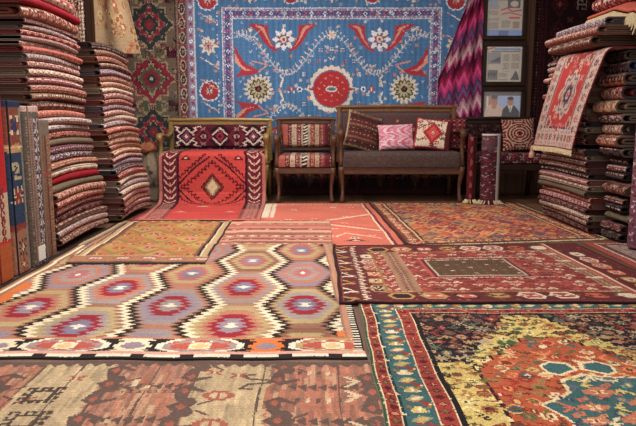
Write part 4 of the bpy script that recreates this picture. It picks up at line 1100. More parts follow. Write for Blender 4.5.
def pad(name, cv, x0, x1, y0, y1, z0, z1, parent, vertical=False, lean=0, mat=None):
    """upholstered pad with rounded edges. Horizontal: design x->X, y->Y.  vertical: design y->Z on the front"""
    nx, ny = cv.nx, cv.ny
    ex = .035
    u = np.linspace(0, 1, nx + 1)[None, :] + np.zeros((ny + 1, 1)); v = np.linspace(0, 1, ny + 1)[:, None] + np.zeros((1, nx + 1))
    if vertical:
        W_, H_ = x1 - x0, z1 - z0
        du = np.minimum(u, 1 - u) * W_; dv = np.minimum(v, 1 - v) * H_
        r = (y1 - y0)
        prof = lambda d: np.sqrt(np.clip(1 - (1 - np.clip(d / ex, 0, 1)) ** 2, 0, 1))
        bul = prof(du) * prof(dv)
        X = x0 + u * W_; Z = z0 + v * H_; Y = y1 - r * bul + lean * v
        yb = lean * v
        V = np.concatenate([np.stack([X, Y, Z], -1).reshape(-1, 3), np.stack([X, y1 + yb, Z], -1).reshape(-1, 3)])
        F = grid_faces(nx, ny); me = mesh_np(name, V, np.concatenate([F, F[:, ::-1] + (nx + 1) * (ny + 1)]), np.concatenate([cv.im.reshape(-1, 3)] * 2), True)
    else:
        # path goes up the front face, over a rounded edge and back over the top
        H = z1 - z0; D = y1 - y0; r = min(H * .5, .04)
        L1 = H - r; L2 = PI * r / 2; L = L1 + L2 + (D - r)
        s = v * L
        a = np.clip((s - L1) / r, 0, PI / 2)
        Y = np.where(s < L1, y0, np.where(s < L1 + L2, y0 + r - r * np.cos(a), y0 + r + (s - L1 - L2)))
        Z = np.where(s < L1, z0 + s, np.where(s < L1 + L2, z1 - r + r * np.sin(a), z1))
        bu = np.clip(np.minimum(u, 1 - u) * (x1 - x0) / .03, 0, 1); bu = np.sqrt(1 - (1 - bu) ** 2)
        Z = z0 + (Z - z0) * (.75 + .25 * bu); Y = Y + .012 * (1 - bu) * (s < L1 + L2)
        Y = Y - .008 * np.sin(PI * np.clip(s / (L1 + L2), 0, 1)) * bu
        X = x0 + u * (x1 - x0)
        top = np.stack([X, Y, Z], -1).reshape(-1, 3); bot = top.copy(); bot[:, 2] = z0; bot[:, 1] = np.maximum(bot[:, 1], y0)
        F = grid_faces(nx, ny); me = mesh_np(name, np.concatenate([top, bot]), np.concatenate([F, F[:, ::-1] + (nx + 1) * (ny + 1)]), np.concatenate([cv.im.reshape(-1, 3)] * 2), True)
        n = (nx + 1) * (ny + 1); j = np.arange(ny); 
        side = []
        for i in (0, nx):
            k = j * (nx + 1) + i; side.append(np.stack([k, k + nx + 1, k + nx + 1 + n, k + n], -1))
        # rebuild with sides
        me2 = mesh_np(name, np.concatenate([top, bot]), np.concatenate([F, F[:, ::-1] + n] + side), np.concatenate([cv.im.reshape(-1, 3)] * 2 + [cv.im[:, 0], cv.im[:, -1]]), True)
        bpy.data.meshes.remove(me); me = me2
    return link(name, me, mat or M_KILIM, parent)

def seat_frame(name, X0, X1, Yf, Yb, zs, zarm, ztop, wood, label, cat, leg_r=.028, rail_h=.07, back_wood=None, seat_t=.10, arms=(1, 1), backz0=None):
    """carved wooden seat: cabriole front legs that run up into scrolled arm posts"""
    bw = back_wood or wood
    r = empty(name, ((X0 + X1) / 2, (Yf + Yb) / 2, 0), label, cat)
    zr = zs - seat_t            # top of the seat rail
    for s, X in ((1, X0), (-1, X1)):
        k = leg_r
        x = X + s * (k + .012)
        # front leg: S curve
        g = Geo(); pts = [(x - s * .002, Yf + .02, 0), (x, Yf + .005, .03), (x + s * .006, Yf + .035, .10), (x + s * .004, Yf + .045, .18), (x - s * .008, Yf + .02, zr - .06), (x - s * .01, Yf + .01, zr - .005)]
        g.sweep(pts, [(k * 1.05, k * 1.1), (k * .8, k * .9), (k * .55, k * .6), (k * .6, k * .65), (k * 1.0, k * 1.1), (k * 1.0, k * 1.0)], 10, sq=2.6); g.out('leg', wood, r, True)
        g = Geo(); g.sweep([(x, Yb + .03, 0), (x, Yb - .01, zr * .5), (x, Yb, zr)], [(k * .8, k * .8)] * 3, 8, sq=3); g.out('leg', wood, r, True)
        if arms[0 if s == 1 else 1]:
            g = Geo()
            pts = [(x - s * .012, Yf + .012, zr), (x - s * .012, Yf + .03, zr + .07), (x - s * .014, Yf + .055, zs + .06), (x - s * .016, Yf + .03, zarm - .045), (x - s * .016, Yf - .0, zarm - .012), (x - s * .016, Yf + .03, zarm + .012), (x - s * .014, Yf + .12, zarm + .012), (x - s * .012, (Yf + Yb) / 2 + .06, zarm - .01), (x, Yb - .05, zarm + .03), (x, Yb, zarm + .07)]
            g.sweep(pts, [(k * .9, k * .9), (k * .75, k * .7), (k * .7, k * .65), (k * .95, k * .8), (k * 1.15, k * .9), (k * 1.15, k * .8), (k * 1.0, k * .6), (k * .85, k * .55), (k * .75, k * .6), (k * .7, k * .6)], 10, sq=2.5); g.out('arm', wood, r, True)
    g = Geo(); g.box(X0 + .03, Yf + .0, zr - rail_h, X1 - .03, Yf + .035, zr - .001, .008).box(X0 + .03, Yb - .03, zr - rail_h, X1 - .03, Yb, zr - .001, .006)
    g.box(X0 + .015, Yf + .036, zr - rail_h, X0 + .04, Yb - .031, zr - .001, .004).box(X1 - .04, Yf + .036, zr - rail_h, X1 - .015, Yb - .031, zr - .001, .004)
    g.out('seat_rail', wood, r)
    bz = backz0 or zs + .06
    g = Geo(); le = .05
    def bb(x0, z0, x1, z1, t=.02):
        g.box(x0, Yb - t + le * (z0 - zs) * .6, z0, x1, Yb + t + le * (z0 - zs) * .6, z1, .008)
    bb(X0 + .0, zr, X0 + .045, ztop - .01); bb(X1 - .045, zr, X1, ztop - .01)
    bb(X0 + .045, ztop - .055, X1 - .045, ztop); bb(X0 + .045, bz - .04, X1 - .045, bz)
    # rolled crest on the top rail
    g.sweep([(X0 - .01, Yb, ztop - .008), (X0 + .03, Yb - .004, ztop), ((X0 + X1) / 2, Yb - .006, ztop + .008), (X1 - .03, Yb - .004, ztop), (X1 + .01, Yb, ztop - .008)], (.02, .024), 8, up=(0, 0, 1))
    g.out('back_frame', bw, r)
    return r

Yf, Yb = 6.13, 6.66
# --- gilded bench with the red rug
xa = at(158, 180, Yf)[0]; xb = at(269, 180, Yf)[0]
def d_bench_back():
    W, H = 1.0, .27; v = Cv(W, H, .0075, C(84, 22, 40), 61); CR = C(206, 184, 170); DK = C(44, 18, 30); RD = C(140, 40, 60)
    for i, cx in enumerate((.14, .5, .86)):
        v.dia(cx, H / 2, .16, .15, DK, .015); v.dia(cx, H / 2, .10, .10, CR, .015); v.dia(cx, H / 2, .078, .078, DK, .015); v.dia(cx, H / 2, .05, .055, RD if i == 1 else C(120, 60, 80), .015); v.dia(cx, H / 2, .022, .026, C(60, 20, 36) if i == 1 else CR)
        for q in (-1, 1):
            for t in (-1, 1):
                if i != 1: v.line([(cx + q * .05, H / 2 + t * .04), (cx + q * .11, H / 2 + t * .075), (cx + q * .08, H / 2 + t * .10), (cx + q * .15, H / 2 + t * .12)], .013, CR)
                v.spr(cx + q * .17, H / 2 + t * .05, .0085, FLW, {'a': CR * .75, 'b': RD, 'c': CR})
    for cx in (.32, .68):
        v.dia(cx, H / 2, .10, .11, RD * .8, .015); v.dia(cx, H / 2, .05, .06, DK, .015); v.spr(cx, H / 2, .009, FLW, {'a': CR * .8, 'b': RD, 'c': DK}); v.spr(cx, .05, .008, XX, {'a': CR * .7, 'b': RD}); v.spr(cx, .22, .008, XX, {'a': CR * .7, 'b': RD})
    return v.wear(.08)
def plain(W, H, c, cell=.02, seed=1, a=.1): return Cv(W, H, cell, c, seed).wear(a)
ZT = at(215, 120, Yb)[1]
b1 = seat_frame('bench', xa, xb, Yf, Yb, .49, .66, ZT, GOLD, 'gilded wooden bench with a maroon patterned back, covered by the red rug', 'bench', backz0=.505)
pad('seat_cushion', plain(1.0, .5, C(110, 40, 44)), xa + .05, xb - .05, Yf + .0, Yb - .03, .392, .485, b1)
pad('backrest', d_bench_back(), xa + .06, xb - .06, Yb - .055, Yb - .005, .525, ZT - .050, b1, True)

# --- red rug over the bench
def d_redrug():
    W, H = 1.06, 2.05; v = Cv(W, H, .0065, C(200, 64, 58), 67)   # y = 0 is the floor end
    DKR = C(100, 20, 30); BK = C(50, 24, 32); CR = C(206, 178, 140); PUR = C(104, 26, 48); OL = C(150, 128, 84); PK = C(206, 120, 104)
    cx, cy = W / 2, 1.20
    for k in range(60):
        y = v.r.uniform(0, H); v.rect(.1, y, W - .1, y + .012, C(200, 64, 58) * v.r.uniform(.92, 1.08))
    # diamond with a hooked outline
    for q in (-1, 1):
        for t in (-1, 1):
            pts = [(cx + q * .03, cy + t * .30), (cx + q * .17, cy + t * .20), (cx + q * .34, cy + t * .02)]
            v.line(pts, .016, BK)
            for k in range(9):
                f = k / 8; x = cx + q * (.05 + .28 * f); y = cy + t * (.285 - .255 * f)
                v.spr(x + q * .032, y + t * .030, .0125, ["aaa", "a.a", "..a"], {'a': BK if k % 2 else DKR}, fx=q < 0, fy=t < 0)
                v.dia(x - q * .055, y - t * .045, .012, .014, [BK, DKR][k % 2])
                v.spr(x - q * .034, y - t * .034, .0125, ["aaa", "a.a", "..a"], {'a': DKR}, fx=q > 0, fy=t > 0)
    v.dia(cx, cy, .115, .135, BK, .013); v.dia(cx, cy, .10, .118, C(150, 40, 44), .013); v.dia(cx, cy, .086, .104, BK, .013); v.dia(cx, cy, .074, .092, OL, .013); v.dia(cx, cy, .05, .068, CR, .013)
    v.spr(cx, cy, .007, ["a.a", ".a.", "a.a"], {'a': OL})
    for x, y in ((.27, 1.50), (W - .27, 1.50), (.27, .90), (W - .27, .90)): v.spr(x, y, .011, TRI, {'a': DKR, 'b': CR}, fy=y > 1.5)
    # patterns on the floor part
    for k in range(9): v.spr(.22 + k * .078, .62, .009, ["a.a.a", ".aaa.", "..a.."], {'a': C(150, 40, 44)})
    v.spr(cx - .06, .80, .014, TRI, {'a': CR, 'b': C(210, 120, 90)}); 
    for x in (.3, .76): v.spr(x, .45, .013, TRI, {'a': C(206, 130, 110), 'b': CR})

    for k in range(12): v.line([(.2 + k * .055, .25), (.23 + k * .055, .30), (.255 + k * .055, .25)], .01, C(150, 60, 60))
    # side borders with branching leaves
    for s in (0, 1):
        a = (0, W - .20)[s]
        v.rect(a, 0, a + .2, H, PUR); v.rect(a + (0 if s == 0 else .165), 0, a + (.035 if s == 0 else .2), H, PK * .85)
        v.rect(a + (.185 if s == 0 else .0), 0, a + (.2 if s == 0 else .015), H, BK)
        c0 = a + (.11 if s == 0 else .09)
        y = .02; k = 0
        while y < H:
            for q in (-1, 1):
                v.line([(c0, y), (c0 + q * .03, y + .02), (c0 + q * .055, y + .058)], .012, CR)
            v.rect(c0 - .006, y, c0 + .006, y + .03, PK); y += .07; k += 1
    lo = v.Y < .62
    m = lo & ((v.X < .2) | (v.X > W - .2)); v.im[m] = v.im[m] * .55 + C(206, 120, 100) * .45
    v.rect(0, 0, W, .03, C(196, 110, 92)); v.rect(.0, .03, W, .045, C(140, 40, 44))
    return v.wear(.05)
cvr = d_redrug()
# drape path in (Y, Z), from the floor end upwards and back over the seat
pth = [(5.0, .020), (5.4, .020), (5.8, .020), (5.95, .022), (6.02, .045), (6.055, .12), (6.065, .25), (6.07, .40), (6.075, .47), (6.095, .500), (6.14, .513), (6.25, .513), (6.58, .512)]
pl = [0]
for a, b in zip(pth, pth[1:]): pl.append(pl[-1] + math.hypot(b[0] - a[0], b[1] - a[1]))
def f_red(u, v):
    s = v / cvr.H * pl[-1]; Y = np.interp(s, pl, [p[0] for p in pth]); Z = np.interp(s, pl, [p[1] for p in pth])
    flr = np.clip((6.0 - Y) / 1.0, 0, 1)
    ins = .036 * np.clip((Y - 6.075) / .03, 0, 1)      # drawn in between the arm posts on the seat
    x0 = xa + .030 + .10 * flr + ins; x1 = xb - .028 + .04 * flr - ins
    f = u / cvr.W; X = x0 + (x1 - x0) * f
    fold = np.clip(1 - np.abs(Z - .26) / .26, 0, 1)
    Y = Y - .012 * fold * (1 + np.sin(f * 9 + 1)) 
    return X, Y, Z
cloth('rug', cvr, f_red, M_KILIM, 'bright red rug with a hooked diamond, draped over the gilded bench onto the floor', 'rug', .007)

# --- armchair
def d_chair(W, H, seed):
    v = Cv(W, H, .0065, C(150, 60, 56), seed); CR = C(206, 178, 150); DK = C(44, 30, 36)
    bands = [(0, .06, C(168, 84, 72), 0), (.06, .10, C(108, 36, 44), 1), (.10, .14, CR * .9, 2), (.14, .18, C(122, 44, 50), 1), (.18, .20, CR * .8, 0), (.20, .245, DK, 3), (.245, .265, CR * .8, 0), (.265, .31, C(140, 56, 54), 1), (.31, .345, C(170, 146, 116), 2), (.345, .40, C(128, 50, 52), 1), (.40, .5, C(96, 34, 42), 1)]
    for a, b, c, k in bands:
        v.rect(a / .45 * W, 0, b / .45 * W, H, c); m = (a + b) / 2 / .45 * W
        for y in np.arange(.02, H, .034):
            if k == 1: v.spr(m, y, .0065, ["a.a", ".b.", "a.a"], {'a': CR, 'b': DK})
            if k == 2: v.spr(m, y, .0065, ["a.a", ".a."], {'a': C(120, 90, 60)})
            if k == 3: v.line([(m - .018, y), (m + .018, y + .016)], .012, WHITE)
    return v.wear(.07)
xc0 = at(274, 180, Yf)[0]; xc1 = at(336, 180, Yf)[0]
ZTc = at(300, 119, Yb)[1]
ch = seat_frame('armchair', xc0, xc1, Yf, Yb, .47, .645, ZTc, WOOD, 'dark wooden armchair with striped red and cream upholstery, between the bench and the sofa', 'chair', back_wood=WOOD, backz0=.535, seat_t=.11)
pad('seat_cushion', d_chair(.5, .56, 71), xc0 + .045, xc1 - .045, Yf - .01, Yb - .03, .362, .475, ch)
pad('backrest', d_chair(.48, .26, 72), xc0 + .05, xc1 - .05, Yb - .06, Yb - .005, .537, ZTc - .055, ch, True)

# --- sofa
xs0 = at(338, 180, Yf)[0]; xs1 = at(465, 180, Yf)[0]; ZTs = at(400, 107, Yb)[1]
def d_sofa_back():
    W, H = 1.3, .42; v = Cv(W, H, .0075, C(88, 66, 66), 73); RD = C(140, 40, 44); CR = C(196, 150, 120)
    for i in range(7):
        cx = .12 + i * .18
        if i in (2, 4, 6, 0): 
            v.dia(cx, .20, .07, .08, C(110, 30, 36), .015); v.dia(cx, .20, .045, .05, RD, .015); v.spr(cx, .2, .008, XX, {'a': CR, 'b': C(60, 20, 30)})
            for q in (-1, 1): v.dia(cx + q * .06, .13, .018, .02, RD); v.dia(cx + q * .06, .27, .018, .02, RD)
        else: v.spr(cx, .31, .009, FLW, {'a': RD, 'b': CR, 'c': RD}); v.spr(cx, .10, .009, FLW, {'a': RD, 'b': CR, 'c': RD})
        v.spr(cx + .09, .35, .008, XX, {'a': RD, 'b': CR})
    return v.wear(.08)
so = seat_frame('sofa', xs0, xs1, Yf, Yb, .51, .70, ZTs, WOOD, 'two-seat wooden sofa with a dark brown seat and patterned brown back', 'sofa', back_wood=WOODL, seat_t=.14, rail_h=.085, backz0=.56, leg_r=.03)
pad('seat_cushion', plain(1.2, .6, C(82, 64, 60), .012, 3, .12), xs0 + .05, xs1 - .05, Yf - .02, Yb - .03, .362, .51, so)
pad('backrest', d_sofa_back(), xs0 + .05, xs1 - .05, Yb - .06, Yb - .005, .562, ZTs - .055, so, True)

# cushions
def d_c_dark():
    v = Cv(.40, .40, .007, C(84, 42, 40), 81); CR = C(190, 160, 120)
    for j in range(9):
        v.rect(0, j * .045, .4, j * .045 + .02, [C(110, 40, 42), C(60, 34, 36), C(120, 80, 60)][j % 3])
        for i in range(9): v.spr(.02 + i * .045, j * .045 + .012, .006, ["a.a", ".b."], {'a': CR, 'b': C(150, 60, 50)})
    v.frame(0, .016, CR * .9); return v.wear(.08)
def d_c_pink():
    v = Cv(.36, .28, .007, C(214, 140, 158), 82)
    q = np.floor((v.X * 1.0 + .10 * np.abs(np.sin(v.Y * 24))) / .035).astype(int)
    for i in np.unique(q): v.put(q == i, [C(222, 190, 196), C(206, 96, 124), C(226, 160, 172), C(216, 120, 146)][i % 4])
    for k in range(40):
        a, b = v.r.uniform(0, .34), v.r.uniform(0, .27); v.rect(a, b, a + .05, b + .008, [C(230, 206, 208), C(204, 100, 128)][k % 2])
    return v.wear(.04)
def d_c_red():
    v = Cv(.38, .36, .007, C(206, 184, 158), 83); RD = C(160, 36, 46)
    for k in range(46): v.spr(v.r.uniform(0, .38), v.r.uniform(0, .36), .007, [FLW, XX, LEAF][k % 3], {'a': [RD, C(120, 40, 50), C(96, 80, 70)][k % 3], 'b': C(214, 190, 160), 'c': RD})
    v.dia(.19, .18, .10, .12, RD, .014); v.dia(.19, .18, .06, .075, C(200, 70, 66), .014); v.spr(.19, .18, .008, FLW, {'a': C(120, 24, 36), 'b': WHITE, 'c': RD}); v.frame(0, .02, RD)
    v.rect(.32, 0, .38, .36, C(90, 28, 34)); return v.wear(.07)
def d_c_mar():
    v = Cv(.36, .36, .009, C(84, 26, 34), 84)
    for j in range(6):
        for i in range(6): v.spr(.03 + i * .06, .03 + j * .06, .009, XX, {'a': C(150, 60, 60), 'b': C(196, 160, 130)})
    return v.wear(.08)
def d_c_ikat():
    v = Cv(.38, .38, .0065, C(122, 24, 36), 85); CR = C(190, 156, 130)
    a = np.abs(v.X - .19); a2 = np.abs(a - .19)
    e1 = np.hypot(a * 1.0, (v.Y - .19) * 1.25 + 0 * a) + .008 * tri(v.Y / .022)
    e2 = np.hypot(a2 * 1.1, (np.abs(v.Y - .19) - .17) * 1.0) + .008 * tri(v.Y / .022)
    e = np.minimum(e1, e2 + .02)
    v.put((e / .036 % 1) < .42, CR); v.put(e < .014, C(50, 16, 26)); v.frame(0, .008, C(90, 20, 30))
    return v.wear(.07)
pillow('cushion', d_c_mar(), (at(452, 120, 6.5)[0], 6.515, .675), .32, .34, .10, .30, -.1, 'maroon cushion with small crosses, half hidden behind the red and cream one')
pillow('cushion', d_c_dark(), (at(363, 135, 6.42)[0], 6.44, .70), .38, .40, .12, .32, .35, 'dark striped cushion leaning in the left corner of the sofa', roll=-.30)
pillow('cushion', d_c_pink(), (at(396, 140, 6.38)[0], 6.39, .648), .37, .27, .12, .30, .05, 'small pink ikat cushion in the middle of the sofa', roll=.03)
pillow('cushion', d_c_red(), (at(433, 135, 6.36)[0], 6.36, .672), .38, .33, .12, .34, -.18, 'red and cream cushion leaning at the right end of the sofa', roll=-.12)

# --- bench at the far right
xr0 = at(467, 160, 6.3)[0]; xr1 = at(548, 160, 6.3)[0]
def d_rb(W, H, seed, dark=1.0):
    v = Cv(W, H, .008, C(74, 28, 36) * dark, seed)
    for j in range(int(H / .045) + 1):
        for i in range(int(W / .05) + 1): v.spr(.02 + i * .05 + (j % 2) * .02, j * .045, .0075, XX, {'a': [C(170, 130, 120), C(140, 50, 60), C(60, 40, 50)][(i + j * 2) % 3] * dark, 'b': C(120, 40, 50)})
    return v.wear(.1)
rb = seat_frame('bench', xr0, xr1, 6.25, 6.74, .48, .66, at(500, 119, 6.74)[1], DARKWOOD, 'dark wooden bench with speckled maroon seat under the picture frames', 'bench', seat_t=.09, backz0=.60, rail_h=.08)
pad('seat_cushion', d_rb(.8, .5, 91), xr0 + .05, xr1 - .05, 6.24, 6.71, .392, .485, rb)
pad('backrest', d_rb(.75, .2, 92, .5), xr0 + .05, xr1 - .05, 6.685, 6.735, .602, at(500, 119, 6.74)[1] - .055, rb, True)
pillow('cushion', d_c_ikat(), (at(519, 138, 6.5)[0], 6.53, .665), .345, .35, .13, .28, -.08, 'maroon and cream ikat cushion on the far right bench', roll=.04)

# ================================================================== ROLLED AND FOLDED RUGS
def ribbon(name, ctr, t, a0, a1, nseg, place, colf, back, parent=None, mat=M_FOLD, smooth=True):
    """ctr: centre line (n,2) in section plane; swept from a0 to a1 in nseg steps; place(p, q, a)->xyz arrays
       colf(i_path, j_sweep) gives outer colours array (n-1, nseg, 3)"""
    ctr = np.array(ctr, float); n = len(ctr)
    tg = np.zeros_like(ctr); tg[1:-1] = ctr[2:] - ctr[:-2]; tg[0] = ctr[1] - ctr[0]; tg[-1] = ctr[-1] - ctr[-2]
    tg /= np.linalg.norm(tg, axis=1)[:, None] + 1e-9; nr = np.stack([tg[:, 1], -tg[:, 0]], -1)
    outer = ctr + nr * t / 2; inner = ctr - nr * t / 2
    loop = np.concatenate([outer, inner[::-1]]); m = len(loop)
    a = np.linspace(a0, a1, nseg + 1)
    X, Y, Z = place(loop[None, :, 0] + 0 * a[:, None], loop[None, :, 1] + 0 * a[:, None], a[:, None] + 0 * loop[None, :, 0])
    V = np.stack([X, Y, Z], -1).reshape(-1, 3)
    j = np.arange(nseg)[:, None]; k = np.arange(m)[None]; k2 = (k + 1) % m
    F = np.stack([j * m + k, j * m + k2, (j + 1) * m + k2, (j + 1) * m + k], -1).reshape(-1, 4)
    cols = np.zeros((nseg, m, 3)) + back; cols[:, :n - 1] = colf
    caps = []
    for base, rev in ((0, False), (nseg * m, True)):
        kk = np.arange(n - 1); q = np.stack([base + kk, base + kk + 1, base + (m - 2 - kk), base + (m - 1 - kk)], -1)
        caps.append(q[:, ::-1] if not rev else q)
    capc = np.zeros((2 * (n - 1), 3)) + back * .9
    me = mesh_np(name, V, np.concatenate([F] + caps), np.concatenate([cols.reshape(-1, 3), capc]), smooth)
    try: me.shade_smooth() if False else None
    except Exception: pass
    return link(name, me, mat, parent)

PALS = {
 'rust': (C(150, 72, 56), [C(196, 150, 120), C(90, 44, 44), C(176, 104, 80)]), 'cream': (C(196, 164, 142), [C(160, 70, 66), C(110, 84, 84), C(214, 190, 160)]),
 'rose': (C(176, 104, 100), [C(214, 176, 156), C(120, 44, 56), C(150, 80, 84)]), 'crimson': (C(132, 22, 36), [C(160, 40, 50), C(110, 18, 30), C(132, 22, 36)]),
 'maroon': (C(84, 32, 40), [C(150, 110, 96), C(60, 26, 34), C(120, 56, 58)]), 'brown': (C(110, 70, 58), [C(176, 134, 108), C(66, 42, 40), C(140, 60, 54)]),
 'grey': (C(150, 132, 128), [C(186, 170, 160), C(110, 84, 90), C(160, 96, 92)]), 'lilac': (C(124, 104, 120), [C(196, 180, 176), C(66, 60, 90), C(150, 80, 92)]),
 'navy': (C(56, 48, 66), [C(150, 60, 62), C(186, 160, 140), C(84, 70, 90)]), 'olive': (C(104, 90, 74), [C(130, 114, 92), C(84, 70, 60), C(104, 90, 74)]),
 'red': (C(160, 52, 52), [C(206, 160, 136), C(90, 34, 44), C(186, 96, 80)]), 'peach': (C(196, 146, 112), [C(150, 70, 60), C(214, 180, 140), C(120, 76, 66)]),
 'dark': (C(48, 34, 38), [C(84, 50, 50), C(30, 24, 30), C(110, 84, 76)]), 'multi': (C(170, 120, 100), [C(60, 60, 66), C(206, 150, 120), C(160, 60, 56)]), 'salmon': (C(186, 96, 78), [C(206, 130, 106), C(150, 60, 56), C(196, 110, 90)]),
}
WORDS = {'rust': 'rust brown', 'cream': 'cream and rose', 'rose': 'dusty rose', 'crimson': 'plain crimson', 'maroon': 'maroon', 'brown': 'brown patterned', 'grey': 'grey pink', 'lilac': 'lilac grey', 'navy': 'navy and red', 'olive': 'plain olive grey', 'red': 'red patterned', 'peach': 'peach and cream', 'dark': 'almost black', 'multi': 'pink and black patterned', 'salmon': 'salmon'}
def fold_cols(n, m, pal, seed, style=0):
    """n path cells, m sweep cells -> a small repeating, mirrored woven design"""
    r = np.random.RandomState(seed); base, acc = PALS[pal]
    im = np.zeros((m, n, 3)) + base
    if pal in ('crimson', 'olive'):
        im *= 1 + r.uniform(-.12, .12, (m, n, 1)); return np.clip(im, 0, 1)
    p = r.randint(4, 8); tile = r.randint(0, 6, (p, n)); tile = np.where(r.rand(p, n) < .62, tile, 9)
    full = np.concatenate([tile, tile[::-1]], 0); reps = m // (2 * p) + 2; full = np.tile(full, (reps, 1))[:m]
    for i in range(3): im[(full == i) | (full == i + 3)] = acc[i]
    # lengthwise guard stripes
    for q in range(r.randint(1, 4)):
        k = r.randint(0, n); im[:, k] = acc[r.randint(3)] * r.uniform(.85, 1.1)
    k = r.randint(n // 2 - 2, n // 2 + 3); im[:, k][r.rand(m) < .45] = C(196, 172, 150)
    im *= 1 + r.uniform(-.16, .16, (m, n, 1))
    g = im.mean(2, keepdims=True); im = (g + (im - g) * .78) * .98
    return np.clip(im, 0, 1)

def folded(xf, side, y0, y1, z0, T, depth, pal, label, group, seed, warp, cat='folded rug', bk=None, name='folded_rug'):
    """rug folded twice: two nested turns whose rounded side faces the aisle (side=+1 faces +x)"""
    r = random.Random(seed); t = T * .22; zc = z0 + T / 2; w1 = r.uniform(0, 6); w2 = r.uniform(4, 8); am = r.uniform(.003, .009); skew = r.uniform(-.02, .02); L = y1 - y0
    root = empty(name, (xf - side * depth / 2, (y0 + y1) / 2, z0), label, cat, group)
    base = PALS[pal][0]; back = base * .45 + C(120, 100, 84) * .28
    if bk is not None: back = bk
    def place(p, q, a):
        X = xf - side * p + side * (am * np.sin(a * w2 + w1) + skew * (a - y0) / L) + 0 * q
        return X, a + 0 * p, q + warp(a)
    def U(R, tt, dep, nb, insz):
        # path: bottom straight in -> turn -> top straight out   (p = distance inwards from the fold)
        cx = R * 1.15
        pts = [(dep, zc - R), ((dep + cx) / 2, zc - R), (cx + .03, zc - R)]
        for k in range(nb + 1):
            th = -PI / 2 + PI * k / nb
            pts.append((cx - cx * math.cos(th) * 1.0, zc + R * math.sin(th)))
        pts += [(cx + .03, zc + R), ((dep + cx) / 2, zc + R), (dep, zc + R)]
        return pts
    R1 = T / 2 - t / 2; ctr = U(R1, t, depth, 9, 0)[::-1]
    ns = max(6, int(L / .0105)); col = fold_cols(len(ctr) - 1, ns, pal, seed)
    # normal direction must face outwards: reverse if needed
    ribbon('outer_layer', [(c[0] - side * 0, c[1]) for c in ctr][::-1] if False else ctr, t, y0, y1, ns, place, col, back, root)
    R2 = R1 - t - .0015
    if R2 > .004:
        off = T * .5 + r.uniform(0, .03)
        ctr2 = [(p + off, q) for p, q in U(R2, t, depth - off - .01, 6, 0)][::-1]
        c2 = np.zeros((8, len(ctr2) - 1, 3)) + base * .8
        ribbon('inner_layer', ctr2, t * .9, y0 + .002, y1 - r.uniform(.002, .01), 8, place, c2, back, root)
    return root

def stack(specs, side, ya, yb, xf_of_z, zbase, depth, group, where, seed, warp, jx=.012, jy=.025):
    z = zbase; n = len(specs); rr = random.Random(seed)
    for i, sp in enumerate(specs):
        pal, T = sp if isinstance(sp, tuple) else (sp, None)
        yy0 = ya + rr.uniform(-jy, jy); yy1 = yb + rr.uniform(-jy, jy)
        k = i + 1
        ordn = ORD[i] if i < n - 1 else 'topmost'
        lab = '%s folded rug, %s %s' % (WORDS[pal], (ordn + ' from the bottom of') if i < n - 1 else 'topmost of', where)
        if i == 0: lab = '%s folded rug, lowest of %s' % (WORDS[pal], where)
        folded(xf_of_z(z) + rr.uniform(-jx, jx), side, yy0, yy1, z, T - .002, depth, pal, lab, group, seed * 100 + i, warp)
        z += T
    return z
ORD = ['first', 'second', 'third', 'fourth', 'fifth', 'sixth', 'seventh', 'eighth', 'ninth', 'tenth', 'eleventh', 'twelfth', 'thirteenth', 'fourteenth', 'fifteenth', 'sixteenth', 'seventeenth', 'eighteenth', 'nineteenth', 'twentieth', 'twenty-first', 'twenty-second', 'twenty-third', 'twenty-fourth', 'twenty-fifth', 'twenty-sixth', 'twenty-seventh', 'twenty-eighth', 'twenty-ninth', 'thirtieth', 'thirty-first', 'thirty-second', 'thirty-third', 'thirty-fourth', 'thirty-fifth']

# near left stack, from the bottom up
S1 = ['brown', 'grey', 'brown', 'maroon', 'rose', 'red', 'multi', 'olive', 'crimson', 'cream', 'rust', 'lilac', 'navy', 'olive', 'red', 'grey', 'grey', 'salmon']
S1 = [(p, .047) for p in S1] + [('brown', .062), ('brown', .05), ('multi', .05), ('rose', .052), ('cream', .05), ('rose', .045), ('grey', .045), ('red', .045), ('cream', .03), ('grey', .03), ('red', .035), ('grey', .035), ('maroon', .03), ('rust', .085), ('crimson', .055), ('multi', .09)]
xf1 = lambda z: float(np.interp(z, [0, .3, .6, .85, 1.3, 1.8], [-1.625, -1.65, -1.70, -1.755, -1.785, -1.79]))
warp1 = lambda a: .010 * np.sin((a - 3.8) * 3.2) - .012 * ((a - 4.3) / .5) ** 2 + .012
stack(S1, 1, 3.86, 4.74, xf1, .028, .5, 'folded rugs in the near left stack', 'the near left stack', 7, warp1)
# far left stack
S2 = ['brown', 'rose', 'rust', 'rose', 'cream', 'grey', 'cream', 'red', 'navy', 'lilac', 'rose', 'peach', 'rust', 'peach', 'rust', 'salmon', 'lilac', 'cream', 'rose', 'lilac', 'red', 'rose', 'cream', 'peach', 'rust']
S2 = [(p, .0455) for p in S2] + [('lilac', .055), ('brown', .05), ('rust', .05), ('brown', .05), ('dark', .06)]
xf2 = lambda z: float(np.interp(z, [0, .15, .35, .6, .85, 1.2, 1.5], [-1.56, -1.56, -1.60, -1.65, -1.675, -1.70, -1.78]))
warp2 = lambda a: -.02 * ((a - 5.35) / .45) ** 2 + .02 + .006 * np.sin(a * 5)
stack(S2, 1, 4.93, 5.76, xf2, .022, .5, 'folded rugs in the far left stack', 'the far left stack', 9, warp2)

